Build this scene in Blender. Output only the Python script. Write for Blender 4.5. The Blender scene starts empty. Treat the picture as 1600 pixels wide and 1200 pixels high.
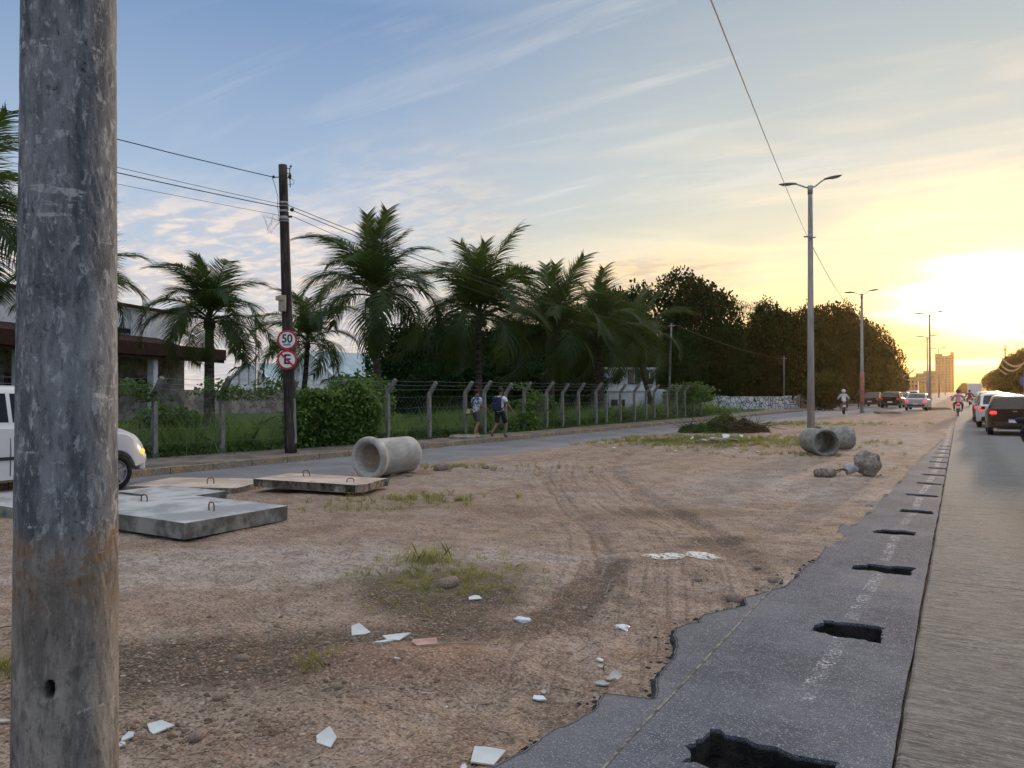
import bpy, bmesh, math, random
import numpy as np
from math import radians as R, sin, cos, pi
from mathutils import Vector, Matrix, Quaternion

sc = bpy.context.scene
col = sc.collection
random.seed(7)
rng = np.random.default_rng(7)

# ------------------------------------------------------------------ camera
CAMH, HOR, F, YAW = 1.7, 610.0, 1200.0, R(30.3)
cd = bpy.data.cameras.new('camera'); cam = bpy.data.objects.new('camera', cd); col.objects.link(cam)
cam.location = (0, 0, CAMH); cam.rotation_euler = (R(90.48), 0, YAW)
cd.lens = 27; cd.sensor_width = 36; cd.clip_end = 6000; cd.clip_start = 0.05
sc.camera = cam
cY, sY = cos(YAW), sin(YAW)
def at(u, z):                 # photo column + depth in metres -> ground plan position
    x = (u - 800) / F * z
    return (x * cY - z * sY, x * sY + z * cY)
def ht(v, z): return CAMH + (HOR - v) / F * z
def gp(u, v, h=0.0):          # photo point on a level plane of height h -> plan position
    return at(u, (CAMH - h) * F / (v - HOR))

# ------------------------------------------------------------------ world, sun, exposure
SUN_AZ, SUN_EL = R(2.6), R(4.2)
sd = Vector((sin(SUN_AZ) * cos(SUN_EL), cos(SUN_AZ) * cos(SUN_EL), sin(SUN_EL)))
def dirpix(u, v):
    d = Vector(((u - 800) / F, 1.0, (HOR - v) / F)); d.normalize()
    return (d.x * cY - d.y * sY, d.x * sY + d.y * cY, d.z)
world = bpy.data.worlds.new('World'); sc.world = world; world.use_nodes = True
wn = world.node_tree.nodes; wl = world.node_tree.links; wn.clear()
def W(t, **k):
    n = wn.new(t)
    for a, b in k.items(): setattr(n, a, b)
    return n
def wset(s, v):
    if isinstance(v, bpy.types.NodeSocket): wl.new(v, s)
    else: s.default_value = v
def wm(op, a, b=0.0, clamp=False):
    n = W('ShaderNodeMath', operation=op, use_clamp=clamp); wset(n.inputs[0], a); wset(n.inputs[1], b); return n.outputs[0]
def wdot(v, d):
    n = W('ShaderNodeVectorMath', operation='DOT_PRODUCT'); wl.new(v, n.inputs[0]); n.inputs[1].default_value = d; return n.outputs['Value']
def wmix(f, a, b, mode='MIX'):
    n = W('ShaderNodeMix', data_type='RGBA', blend_type=mode)
    wset(n.inputs[0], f); wset(n.inputs[6], a); wset(n.inputs[7], b); return n.outputs[2]
def wramp(f, st):
    n = W('ShaderNodeValToRGB'); e = n.color_ramp.elements
    while len(e) < len(st): e.new(.5)
    for i, (p, c) in enumerate(st):
        e[i].position = p; e[i].color = (*c, 1) if len(c) == 3 else c
    wl.new(f, n.inputs[0]); return n.outputs[0]
def wrange(v, a, b, c=0.0, d=1.0):
    n = W('ShaderNodeMapRange', interpolation_type='SMOOTHSTEP'); wset(n.inputs[0], v)
    for i, q in enumerate((a, b, c, d)): n.inputs[i + 1].default_value = q
    return n.outputs[0]
tc = W('ShaderNodeTexCoord'); D = tc.outputs['Generated']
sep = W('ShaderNodeSeparateXYZ'); wl.new(D, sep.inputs[0]); Z = sep.outputs[2]
nish = W('ShaderNodeTexSky', sky_type='NISHITA', sun_disc=False)
nish.sun_elevation = SUN_EL; nish.sun_rotation = SUN_AZ; nish.air_density = 1.0; nish.dust_density = 1.5; nish.ozone_density = 2
cosS = wdot(D, sd)
away = wramp(Z, [(0.0, (.50, .52, .55)), (.10, (.51, .57, .63)), (.22, (.37, .48, .63)), (.44, (.165, .27, .46)), (.70, (.78, .82, .90)), (1.0, (.98, .99, 1.03))])  # upper stops, above the view, brightened to throw more light on the ground
near = wramp(Z, [(0.0, (1.0, .62, .20)), (.05, (.86, .60, .26)), (.14, (.72, .68, .49)), (.26, (.54, .58, .55)), (.46, (.36, .42, .46)), (.70, (.92, .88, .84)), (1.0, (1.02, 1.02, 1.05))])  # same raised zenith, out of view, for ground light
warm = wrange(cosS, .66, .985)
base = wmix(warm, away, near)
# thin high cloud, laid out on a flat cloud deck
inv = wm('DIVIDE', 1.0, wm('ADD', wm('MAXIMUM', Z, 0.0), .10))
pl = W('ShaderNodeVectorMath', operation='SCALE'); wl.new(D, pl.inputs[0]); wl.new(inv, pl.inputs['Scale'])
mp = W('ShaderNodeMapping'); wl.new(pl.outputs[0], mp.inputs[0]); mp.inputs['Rotation'].default_value = (0, 0, R(25)); mp.inputs['Scale'].default_value = (1.0, 1.7, .01)
def wnoise(sc_, det, ro, dist=0.0, vec=None):
    n = W('ShaderNodeTexNoise'); wl.new(vec or mp.outputs[0], n.inputs['Vector']); n.inputs['Scale'].default_value = sc_
    n.inputs['Detail'].default_value = det; n.inputs['Roughness'].default_value = ro; n.inputs['Distortion'].default_value = dist
    return n.outputs['Fac']
# glow round the low sun, long in azimuth, short in height
zd = wm('SUBTRACT', Z, sd.z + .030)
g2 = wm('MULTIPLY', zd, zd); a2 = wm('SUBTRACT', 1.0, cosS)
mpg = W('ShaderNodeMapping'); wl.new(D, mpg.inputs[0]); mpg.inputs['Rotation'].default_value = (0, R(8), 0); mpg.inputs['Scale'].default_value = (3.0, 3.0, 26.0)
sg_ = wnoise(1.0, 5, .55, .4, mpg.outputs[0])
r2 = wm('ADD', wm('MULTIPLY', g2, 1.5), wm('MULTIPLY', a2, 1.0)); r2 = wm('MULTIPLY', r2, wrange(sg_, .32, .68, .45, 1.75))
glow1 = wm('POWER', 2.718, wm('MULTIPLY', r2, -75.0))
glow2 = wm('POWER', 2.718, wm('MULTIPLY', r2, -19.0))
glow3 = wm('POWER', 2.718, wm('MULTIPLY', r2, -420.0))
c1 = wmix(1.0, base, wmix(glow1, (0, 0, 0, 1), (.85, .46, .05, 1)), 'ADD')
c2 = wmix(1.0, c1, wmix(glow2, (0, 0, 0, 1), (.30, .17, .03, 1)), 'ADD')
c3 = wmix(1.0, c2, wmix(glow3, (0, 0, 0, 1), (9, 7.2, 4.2, 1)), 'ADD')
c4 = wmix(1.0, c3, wmix(.004, (0, 0, 0, 1), nish.outputs[0]), 'ADD')
n1 = wnoise(1.3, 9, .62, .6); n2 = wnoise(5.5, 6, .6, .4); n3 = wnoise(.9, 3, .5)
def zone(u, v, r0, r1):
    return wrange(wdot(D, dirpix(u, v)), cos(R(r1)), cos(R(r0)))
lowband = wrange(Z, .265, .19)
zA = wm('MULTIPLY', zone(230, 400, 8, 24), lowband)
zB = wm('MULTIPLY', zone(1010, 440, 2, 9), wrange(Z, .185, .15))
zC = zone(640, 430, 3, 12)
dens = wm('ADD', wm('MULTIPLY', n1, .75), wm('MULTIPLY', n2, .35))
mA = wm('MULTIPLY', wrange(dens, .38, .60), wm('MAXIMUM', wm('MAXIMUM', zA, zB), wm('MULTIPLY', zC, .55)))
mA = wm('MULTIPLY', mA, .72)
ctone = wrange(n2, .42, .62)
ccol = wmix(ctone, (.60, .56, .58, 1), (.92, .76, .62, 1))
ccol = wmix(wrange(cosS, .72, .93), ccol, wmix(ctone, (.62, .47, .36, 1), (1.0, .70, .38, 1)))
c5 = wmix(mA, c4, ccol)
# faint streaks higher up
mp2 = W('ShaderNodeMapping'); wl.new(pl.outputs[0], mp2.inputs[0]); mp2.inputs['Rotation'].default_value = (0, 0, R(-28)); mp2.inputs['Scale'].default_value = (.5, 3.2, .01)
s1 = wnoise(1.7, 8, .62, .7, mp2.outputs[0])
mB = wm('MULTIPLY', wrange(s1, .48, .74), .45)
mB = wm('MULTIPLY', mB, wm('MAXIMUM', zone(1080, 200, 4, 18), wm('MULTIPLY', zone(700, 150, 8, 30), .35)))
c6 = wmix(mB, c5, (.86, .80, .74, 1))
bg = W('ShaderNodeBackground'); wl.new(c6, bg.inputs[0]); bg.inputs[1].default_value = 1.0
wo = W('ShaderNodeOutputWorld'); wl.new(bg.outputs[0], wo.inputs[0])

sl = bpy.data.lights.new('sun', 'SUN'); so = bpy.data.objects.new('sun', sl); col.objects.link(so)
sl.energy = 2.0; sl.angle = R(1.0); sl.color = (1.0, .70, .45)
so.rotation_euler = sd.to_track_quat('Z', 'Y').to_euler()
sc.view_settings.view_transform = 'Standard'; sc.view_settings.look = 'None'; sc.view_settings.gamma = 1
sc.view_settings.exposure = 0.22
sc.cycles.max_bounces = 6; sc.cycles.diffuse_bounces = 3; sc.cycles.glossy_bounces = 2; sc.cycles.transmission_bounces = 3
sc.cycles.transparent_max_bounces = 12; sc.cycles.volume_bounces = 0; sc.cycles.use_denoising = True
sc.cycles.sample_clamp_indirect = 4

# ------------------------------------------------------------------ material helpers
MATS = {}
class Mat:
    def __init__(s, name):
        s.m = bpy.data.materials.new(name); s.m.use_nodes = True
        s.n = s.m.node_tree.nodes; s.l = s.m.node_tree.links; s.b = s.n['Principled BSDF']; MATS[name] = s.m
        s.out = s.n['Material Output']
    def N(s, t, **k):
        n = s.n.new(t)
        for a, b in k.items(): setattr(n, a, b)
        return n
    def set(s, sock, v):
        if isinstance(v, bpy.types.NodeSocket): s.l.new(v, sock)
        else: sock.default_value = v
    def pos(s, scale=(1, 1, 1), obj=False, rot=(0, 0, 0)):
        if obj: o = s.N('ShaderNodeTexCoord').outputs['Object']
        else: o = s.N('ShaderNodeNewGeometry').outputs['Position']
        m = s.N('ShaderNodeMapping'); s.l.new(o, m.inputs[0]); m.inputs['Scale'].default_value = scale; m.inputs['Rotation'].default_value = rot
        return m.outputs[0]
    def noise(s, vec, scale, det=4, ro=.55, dist=0, out='Fac'):
        n = s.N('ShaderNodeTexNoise'); s.l.new(vec, n.inputs['Vector']); n.inputs['Scale'].default_value = scale
        n.inputs['Detail'].default_value = det; n.inputs['Roughness'].default_value = ro; n.inputs['Distortion'].default_value = dist
        return n.outputs[out]
    def voro(s, vec, scale, feat='F1', out='Distance', rnd=1.0):
        n = s.N('ShaderNodeTexVoronoi', feature=feat); s.l.new(vec, n.inputs['Vector']); n.inputs['Scale'].default_value = scale
        n.inputs['Randomness'].default_value = rnd
        return n.outputs[out]
    def rng(s, v, a, b, c=0.0, d=1.0):
        n = s.N('ShaderNodeMapRange', interpolation_type='SMOOTHSTEP'); s.set(n.inputs[0], v)
        for i, q in enumerate((a, b, c, d)): n.inputs[i + 1].default_value = q
        return n.outputs[0]
    def mth(s, op, a, b=0.0, clamp=False):
        n = s.N('ShaderNodeMath', operation=op, use_clamp=clamp); s.set(n.inputs[0], a); s.set(n.inputs[1], b); return n.outputs[0]
    def mix(s, f, a, b, mode='MIX'):
        n = s.N('ShaderNodeMix', data_type='RGBA', blend_type=mode)
        s.set(n.inputs[0], f)
        for i, q in ((6, a), (7, b)): s.set(n.inputs[i], (*q, 1) if isinstance(q, tuple) and len(q) == 3 else q)
        return n.outputs[2]
    def attr(s, name): return s.N('ShaderNodeAttribute', attribute_name=name).outputs['Fac']
    def xyz(s, vec):
        n = s.N('ShaderNodeSeparateXYZ'); s.l.new(vec, n.inputs[0]); return n.outputs
    def col(s, c, rough=.8, spec=.3):
        s.set(s.b.inputs['Base Color'], (*c, 1) if isinstance(c, tuple) and len(c) == 3 else c)
        s.set(s.b.inputs['Roughness'], rough); s.b.inputs['Specular IOR Level'].default_value = spec
        return s
    def bump(s, h, st=.5, dist=.02, prev=None):
        n = s.N('ShaderNodeBump'); n.inputs['Strength'].default_value = st; n.inputs['Distance'].default_value = dist
        s.l.new(h, n.inputs['Height'])
        if prev: s.l.new(prev, n.inputs['Normal'])
        s.l.new(n.outputs[0], s.b.inputs['Normal']); return n.outputs[0]
def mottled(name, a, b, scale=6, rough=.8, spec=.25, bump=.3, bd=.01, stretch=(1, 1, 1), obj=True, c=None, lo=.38, hi=.62, metal=0):
    m = Mat(name); v = m.pos(stretch, obj)
    n = m.noise(v, scale, 6, .62)
    cc = m.mix(m.rng(n, lo, hi), a, b)
    if c: cc = m.mix(m.rng(m.noise(v, scale * 3.1, 5, .6), .52, .68), cc, c)
    m.col(cc, rough, spec); m.b.inputs['Metallic'].default_value = metal
    if bump: m.bump(m.noise(v, scale * 5, 6, .65), bump, bd)
    return m.m
def flat(name, c, rough=.5, spec=.4, metal=0, emit=None, es=1.0):
    m = Mat(name); v = m.pos((1, 1, 1), True)
    n = m.noise(v, 9, 3)
    m.col(m.mix(m.rng(n, .3, .7), tuple(x * .86 for x in c), tuple(min(1, x * 1.08) for x in c)), rough, spec)
    m.b.inputs['Metallic'].default_value = metal
    if emit:
        m.b.inputs['Emission Color'].default_value = (*emit, 1); m.b.inputs['Emission Strength'].default_value = es
    return m.m

# ------------------------------------------------------------------ mesh helpers
def tag(o, label=None, cat=None, group=None, kind=None):
    if label: o['label'] = label
    if cat: o['category'] = cat
    if group: o['group'] = group
    if kind: o['kind'] = kind
    return o
def thing(name, label, cat, loc=(0, 0, 0), rz=0.0, group=None):
    o = bpy.data.objects.new(name, None); col.objects.link(o); o.empty_display_size = .2
    o.location = loc; o.rotation_euler = (0, 0, rz); return tag(o, label, cat, group)
def link(name, me, mat=None, parent=None, smooth=False, loc=None, rot=None, scale=None):
    if mat is not None and not me.materials:
        for q in (mat if isinstance(mat, (list, tuple)) else [mat]): me.materials.append(q)
    if smooth and len(me.polygons): me.polygons.foreach_set('use_smooth', [True] * len(me.polygons))
    o = bpy.data.objects.new(name, me); col.objects.link(o)
    if parent: o.parent = parent
    if loc is not None: o.location = loc
    if rot is not None: o.rotation_euler = rot
    if scale is not None: o.scale = scale
    return o
def copy_tree(o, parent=None):
    c = o.copy(); col.objects.link(c)
    if parent: c.parent = parent
    for ch in list(o.children): copy_tree(ch, c)
    return c
class MB:
    def __init__(s): s.v = []; s.f = []
    def add(s, vs, fs):
        b = len(s.v); s.v += [tuple(p) for p in vs]; s.f += [tuple(b + i for i in f) for f in fs]; return s
    def box(s, c, d, rz=0.0, M=None, taper=1.0):
        hx, hy, hz = d[0] / 2, d[1] / 2, d[2] / 2
        vs = [Vector((x * hx * (taper if z > 0 else 1), y * hy * (taper if z > 0 else 1), z * hz)) for z in (-1, 1) for y in (-1, 1) for x in (-1, 1)]
        m = M if M is not None else Matrix.Rotation(rz, 3, 'Z')
        vs = [m @ p + Vector(c) for p in vs]
        return s.add(vs, [(0, 2, 3, 1), (4, 5, 7, 6), (0, 1, 5, 4), (2, 6, 7, 3), (0, 4, 6, 2), (1, 3, 7, 5)])
    def tube(s, pts, rad, n=8, cap=True, closed=False):
        pts = [Vector(p) for p in pts]; m = len(pts)
        if not hasattr(rad, '__len__'): rad = [rad] * m
        vs = []; prev = None
        for i, p in enumerate(pts):
            t = (pts[(i + 1) % m if closed else min(i + 1, m - 1)] - pts[(i - 1) % m if closed else max(i - 1, 0)])
            if t.length < 1e-9: t = Vector((0, 0, 1))
            t.normalize()
            if prev is None:
                a = t.orthogonal().normalized()
            else:
                a = prev - t * prev.dot(t); a = a.normalized() if a.length > 1e-6 else t.orthogonal().normalized()
            prev = a; b = t.cross(a)
            for k in range(n):
                an = 2 * pi * k / n; vs.append(p + (a * cos(an) + b * sin(an)) * rad[i])
        fs = []
        for i in range(m if closed else m - 1):
            j = (i + 1) % m
            for k in range(n): fs.append((i * n + k, i * n + (k + 1) % n, j * n + (k + 1) % n, j * n + k))
        if cap and not closed: fs.append(tuple(range(n - 1, -1, -1))); fs.append(tuple((m - 1) * n + k for k in range(n)))
        return s.add(vs, fs)
    def lathe(s, prof, n=24, c=(0, 0, 0), axis='Z', closed=False, M=None):
        vs = []; m = len(prof); C = Vector(c)
        for r, z in prof:
            for k in range(n):
                a = 2 * pi * k / n
                p = Vector((r * cos(a), r * sin(a), z))
                if axis == 'X': p = Vector((p.z, p.x, p.y))
                if axis == 'Y': p = Vector((p.y, p.z, p.x))
                if M is not None: p = M @ p
                vs.append(p + C)
        fs = []
        for i in range(m if closed else m - 1):
            j = (i + 1) % m
            for k in range(n): fs.append((i * n + k, i * n + (k + 1) % n, j * n + (k + 1) % n, j * n + k))
        return s.add(vs, fs)
    def ell(s, c, d, n=12, m=8, M=None):
        prof = [(max(1e-4, sin(pi * i / m)), -cos(pi * i / m)) for i in range(m + 1)]
        vs = []; C = Vector(c)
        for r, z in prof:
            for k in range(n):
                a = 2 * pi * k / n; p = Vector((r * cos(a) * d[0], r * sin(a) * d[1], z * d[2]))
                vs.append((M @ p if M is not None else p) + C)
        fs = [(i * n + k, i * n + (k + 1) % n, (i + 1) * n + (k + 1) % n, (i + 1) * n + k) for i in range(m) for k in range(n)]
        return s.add(vs, fs)
    def prism(s, poly, z0, z1):
        n = len(poly); vs = [(x, y, z0) for x, y in poly] + [(x, y, z1) for x, y in poly]
        return s.add(vs, [tuple(range(n - 1, -1, -1)), tuple(range(n, 2 * n))] + [(i, (i + 1) % n, n + (i + 1) % n, n + i) for i in range(n)])
    def mesh(s, name):
        me = bpy.data.meshes.new(name); me.from_pydata(s.v, [], s.f); me.update(); return me
    def build(s, name, mat=None, parent=None, smooth=False, **k): return link(name, s.mesh(name), mat, parent, smooth, **k)
def recalc(me):
    bm = bmesh.new(); bm.from_mesh(me); bmesh.ops.recalc_face_normals(bm, faces=bm.faces); bm.to_mesh(me); bm.free(); return me
def bevel(me, w=.01, seg=2, ang=35):
    bm = bmesh.new(); bm.from_mesh(me)
    ed = [e for e in bm.edges if len(e.link_faces) == 2 and e.calc_face_angle(0) > R(ang)]
    bmesh.ops.bevel(bm, geom=ed, offset=w, segments=seg, profile=.5, affect='EDGES'); bm.to_mesh(me); bm.free(); return me
def quads_mesh(name, C, A, B):
    """one quad per row: centre C, half-axes A and B (n x 3 arrays)"""
    n = len(C); V = np.empty((n, 4, 3)); V[:, 0] = C - A - B; V[:, 1] = C + A - B; V[:, 2] = C + A + B; V[:, 3] = C - A + B
    me = bpy.data.meshes.new(name); me.vertices.add(n * 4); me.vertices.foreach_set('co', V.reshape(-1))
    me.loops.add(n * 4); me.loops.foreach_set('vertex_index', np.arange(n * 4, dtype=np.int32))
    me.polygons.add(n); me.polygons.foreach_set('loop_start', np.arange(0, n * 4, 4, dtype=np.int32)); me.polygons.foreach_set('loop_total', np.full(n, 4, dtype=np.int32))
    me.update(calc_edges=True); return me
def rand_unit(n):
    v = rng.normal(size=(n, 3)); return v / np.linalg.norm(v, axis=1)[:, None]
def leaf_quads(name, P, size, asp=.55, up=0.35):
    n = len(P); N = rand_unit(n); N[:, 2] = np.abs(N[:, 2]) + up; N /= np.linalg.norm(N, axis=1)[:, None]
    T = np.cross(N, rand_unit(n)); T /= np.linalg.norm(T, axis=1)[:, None]; B = np.cross(N, T)
    s = size * rng.uniform(.6, 1.4, n)[:, None]
    return quads_mesh(name, P, T * s, B * s * asp)
# value noise for terrain
def _h(ix, iy, s):
    n = (ix * 374761393 + iy * 668265263 + s * 362437) & 0x7fffffff
    n = ((n ^ (n >> 13)) * 1274126177) & 0x7fffffff
    return ((n ^ (n >> 16)) & 0xffff) / 65535.0
def vnoise(x, y, s=0):
    x = np.asarray(x, float); y = np.asarray(y, float)
    ix = np.floor(x).astype(np.int64); iy = np.floor(y).astype(np.int64); fx = x - ix; fy = y - iy
    fx = fx * fx * (3 - 2 * fx); fy = fy * fy * (3 - 2 * fy)
    return ((_h(ix, iy, s) * (1 - fx) + _h(ix + 1, iy, s) * fx) * (1 - fy) + (_h(ix, iy + 1, s) * (1 - fx) + _h(ix + 1, iy + 1, s) * fx) * fy) * 2 - 1
def fbm(x, y, f=1.0, o=4, s=0, g=.5):
    t = 0; a = 1.0; w = 0
    for i in range(o):
        t = t + a * vnoise(np.asarray(x) * f + 13.7 * i, np.asarray(y) * f - 7.3 * i, s + i); w += a; a *= g; f *= 2.03
    return t / w
def sstep(a, b, x):
    t = np.clip((np.asarray(x, float) - a) / (b - a), 0, 1); return t * t * (3 - 2 * t)
def new_text(txt, size, extr=.002):
    c = bpy.data.curves.new('txt', 'FONT'); c.body = txt; c.size = size; c.extrude = extr; c.offset = size * .018; c.align_x = 'CENTER'; c.align_y = 'CENTER'
    o = bpy.data.objects.new('txt', c); col.objects.link(o)
    dg = bpy.context.evaluated_depsgraph_get(); me = bpy.data.meshes.new_from_object(o.evaluated_get(dg)); bpy.data.objects.remove(o); me.materials.clear(); return me

# ================================================================== SETTING
def Lk(Y): return np.interp(Y, [-60, 0, 45, 60, 75, 95, 900], [-17.4, -14.4, -12.15, -11.6, -10.6, -10.2, -10.2])     # left kerb
def Lr(Y): return np.interp(Y, [-60, 0, 38, 45, 60, 70, 80, 900], [-14.6, -11.6, -9.7, -8.2, -6.2, -3.4, -2.9, -3.2])  # right side of that road
def Fx(Y): return Lk(Y) - np.interp(Y, [0, 11, 20, 60], [2.7, 2.35, 1.5, 1.4])                                          # fence line
edge_px = [(802,1180),(860,1140),(918,1112),(931,1108),(942,1081),(962,1083),(995,1087),(1018,1096),(1022,1064),(1036,1044),(1050,1024),(1057,1000),(1053,981),(1070,974),(1092,971),(1095,959),(1135,952),(1160,945),(1166,932),(1190,924),(1224,915),(1250,893),(1277,872),(1290,850),(1312,822),(1345,797),(1376,768),(1398,748),(1420,726),(1441,707),(1463,690),(1478,676),(1487,665)]
EP = [(-2.9, -25), (-2.75, -6), (-2.35, 0.5), (-2.0, 2.0)] + [gp(u, v) for u, v in edge_px] + [(-.45, 62)]
EX = np.array([p[0] for p in EP]); EY = np.maximum.accumulate(np.array([p[1] for p in EP]) + np.arange(len(EP)) * 1e-4)
def AE(Y): return np.interp(Y, EY, EX)
HOLES = [((1180,1192),.60,.50),((1325,985),.47,.42),((1380,888),.42,.34),((1404,832),.42,.34),((1430,799),.38,.30),((1440,774),.40,.30),((1452,755.5),.40,.3),((1459,742),.38,.3),((1464,731.5),.38,.3),((1467,722),.38,.3),((1470,714.5),.38,.3),((1473,708),.38,.3),((1475.5,702),.38,.3),((1478,697),.38,.3)]
HC = [gp(*h[0]) for h in HOLES]

def zonegrass(X, Y):
    return np.where(Y < 62, sstep(.25, -.35, X - (Fx(Y) - .25)), sstep(.5, -1.0, X - (Lk(Y) - 2.0)))
def gauss(X, Y, c, a, b, ang=0.0):
    dx, dy = X - c[0], Y - c[1]; ca, sa = cos(ang), sin(ang)
    p = (dx * ca + dy * sa) / a; q = (-dx * sa + dy * ca) / b
    return np.exp(-(p * p + q * q))
TRK = np.array([(-1.9, 3.6), (-2.5, 5.28), (-3.16, 7.2), (-4.0, 8.8), (-5.07, 10.2), (-6.2, 12.0), (-7.2, 13.6), (-8.6, 16.5), (-9.6, 21), (-10, 28)])
TRK2 = np.array([(-1.9, 8.2), (-2.4, 11), (-3.2, 14), (-4.3, 18), (-4.7, 24), (-4.6, 34), (-4.0, 50), (-3, 70)])
def dpoly(X, Y, P):
    d = np.full(np.shape(X), 1e9)
    for (ax, ay), (bx, by) in zip(P[:-1], P[1:]):
        vx, vy = bx - ax, by - ay; t = np.clip(((X - ax) * vx + (Y - ay) * vy) / (vx * vx + vy * vy), 0, 1)
        d = np.minimum(d, np.hypot(X - ax - vx * t, Y - ay - vy * t))
    return d
def track(X, Y):
    t = np.zeros(np.shape(X))
    for P, am in ((TRK, 1.0), (TRK2, .35)):
        for off in (0, 1.45):
            Q = P + np.array([off, off * .25]); t = np.maximum(t, am * sstep(.20, .08, dpoly(X, Y, Q)))
    return t
def gh(X, Y):
    X = np.asarray(X, float); Y = np.asarray(Y, float)
    n = fbm(X, Y, .45, 3, 3) * .045 + fbm(X, Y, 2.1, 3, 9) * .020 + fbm(X, Y, 7.5, 3, 17) * .014
    fade = sstep(140, 60, Y)
    h = .012 + n * fade
    near = sstep(11, 6, Y)
    e = X - AE(Y)
    h = h - .055 * sstep(-1.1, -.25, e) * near                     # dirt sits below the broken asphalt edge
    h = h + .07 * gauss(X, Y, gp(600, 1035), .75, .25, YAW + .15) + .06 * gauss(X, Y, (-8.6, 15.4), 1.0, 1.6) + .035 * gauss(X, Y, gp(700, 735), 1.2, .5, YAW)
    h = h - .018 * track(X, Y)
    h = np.where((Y < 62) & (e > .16), -.24 + .20 * np.exp(-((X + .265) / .10) ** 2), np.where((Y >= 62) & (X > -.3), -.24, h))
    # left carriageway: the dirt thins out over it
    r = X - Lr(Y) + fbm(X, Y, .9, 3, 41) * .35
    h = np.where(X < Lr(Y) + .9, np.minimum(h, -.05 + .075 * sstep(-.35, .55, r) + n * .6 * sstep(0, .6, r)), h)
    h = np.where(X < Lk(Y) + .1, -.06, h)
    g = zonegrass(X, Y)
    h = np.where(X < Fx(Y) + .1, .10 + fbm(X, Y, .3, 3, 5) * .07, h) if True else h
    h = np.where((Y >= 62) & (X < Lk(Y) - 1.9), .10 + fbm(X, Y, .2, 2, 5) * .1, h)
    return h
def gz(x, y): return float(gh(np.array([x]), np.array([y]))[0])

def steps(a, segs):
    out = [a]
    for b, d in segs:
        n = max(1, int(round((b - out[-1]) / d))); out += list(np.linspace(out[-1], b, n + 1)[1:])
    return np.array(out)
gX = steps(-2500, [(-400, 300), (-120, 40), (-40, 5), (-18, .8), (-12, .18), (-10, .09), (-1.2, .05), (-.1, .06), (2, .5), (40, 6), (200, 40), (2500, 500)])
gY = steps(-1500, [(-100, 200), (-10, 10), (1.2, .7), (9, .05), (14, .08), (22, .14), (40, .3), (80, .9), (200, 5), (600, 40), (3500, 400)])
GX, GY = np.meshgrid(gX, gY); H = gh(GX, GY)
nx, ny = len(gX), len(gY)
me = bpy.data.meshes.new('ground'); me.vertices.add(nx * ny); me.vertices.foreach_set('co', np.stack([GX, GY, H], -1).reshape(-1))
I = np.arange(nx * ny).reshape(ny, nx); Q = np.stack([I[:-1, :-1], I[:-1, 1:], I[1:, 1:], I[1:, :-1]], -1).reshape(-1, 4); nq = len(Q)
me.loops.add(nq * 4); me.loops.foreach_set('vertex_index', Q.reshape(-1).astype(np.int32))
me.polygons.add(nq); me.polygons.foreach_set('loop_start', np.arange(0, nq * 4, 4, dtype=np.int32)); me.polygons.foreach_set('loop_total', np.full(nq, 4, dtype=np.int32))
me.update(calc_edges=True)
def pa(name, arr):
    a = me.attributes.new(name, 'FLOAT', 'POINT'); a.data.foreach_set('value', np.clip(arr, 0, 1).reshape(-1).astype(np.float32))
wob = fbm(GX, GY, 1.3, 4, 77)
pa('grassy', zonegrass(GX + wob * .2, GY))
veg = .9 * gauss(GX, GY, gp(690, 905), .75, .5, YAW) + .7 * gauss(GX, GY, gp(1120, 690), 3.2, 2.4, YAW) + .5 * gauss(GX, GY, gp(20, 1000), .5, .8) + .6 * gauss(GX, GY, gp(640, 790), 1.2, .7, YAW) + .5 * gauss(GX, GY, gp(1240, 665), 4, 2.5)
veg += .35 * gauss(GX, GY, gp(740, 750), 2, 1, YAW) + .6 * gauss(GX, GY, (-8.6, 40), 1.6, 8)
pa('veg', sstep(.12, .75, veg + wob * .35))
pale = gauss(GX, GY, gp(500, 872), 2.6, .75, YAW) + .8 * gauss(GX, GY, gp(250, 900), 1.6, .7, YAW) + .55 * gauss(GX, GY, gp(1250, 760), 3, 3.0) + .6 * gauss(GX, GY, gp(1400, 690), 3, 10) + .5 * gauss(GX, GY, (-8.0, 13.5), 1.5, 3)
pa('pale', sstep(.15, .8, pale + wob * .4))
dark = .8 * gauss(GX, GY, gp(500, 1000), 1.3, .35, YAW + .2) + 2.2 * gauss(GX, GY, gp(915, 925), .15, .95, .12) + 1.2 * gauss(GX, GY, gp(1120, 845), .40, .22, YAW + .5) + .7 * gauss(GX, GY, gp(1130, 860), .5, .4, YAW) + .7 * gauss(GX, GY, gp(330, 1040), .9, .4, YAW) + 2.2 * gauss(GX, GY, gp(690, 925), .62, .60, YAW) + .5 * gauss(GX, GY, gp(1000, 800), 2.5, .7, YAW) + .5 * gauss(GX, GY, gp(150, 1080), .5, .8)
pa('dark', sstep(.12, .85, dark + wob * .4))
red = gauss(GX, GY, gp(600, 1040), .8, .32, YAW) + .5 * gauss(GX, GY, gp(900, 800), 3, 1, YAW) + .55 * gauss(GX, GY, gp(400, 835), 1.5, .4, YAW) + .4 * gauss(GX, GY, gp(900, 1000), 1.0, .6, YAW)
pa('red', sstep(.15, .9, red + wob * .3))
pa('track', track(GX, GY) * sstep(-.55, .3, wob))
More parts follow.
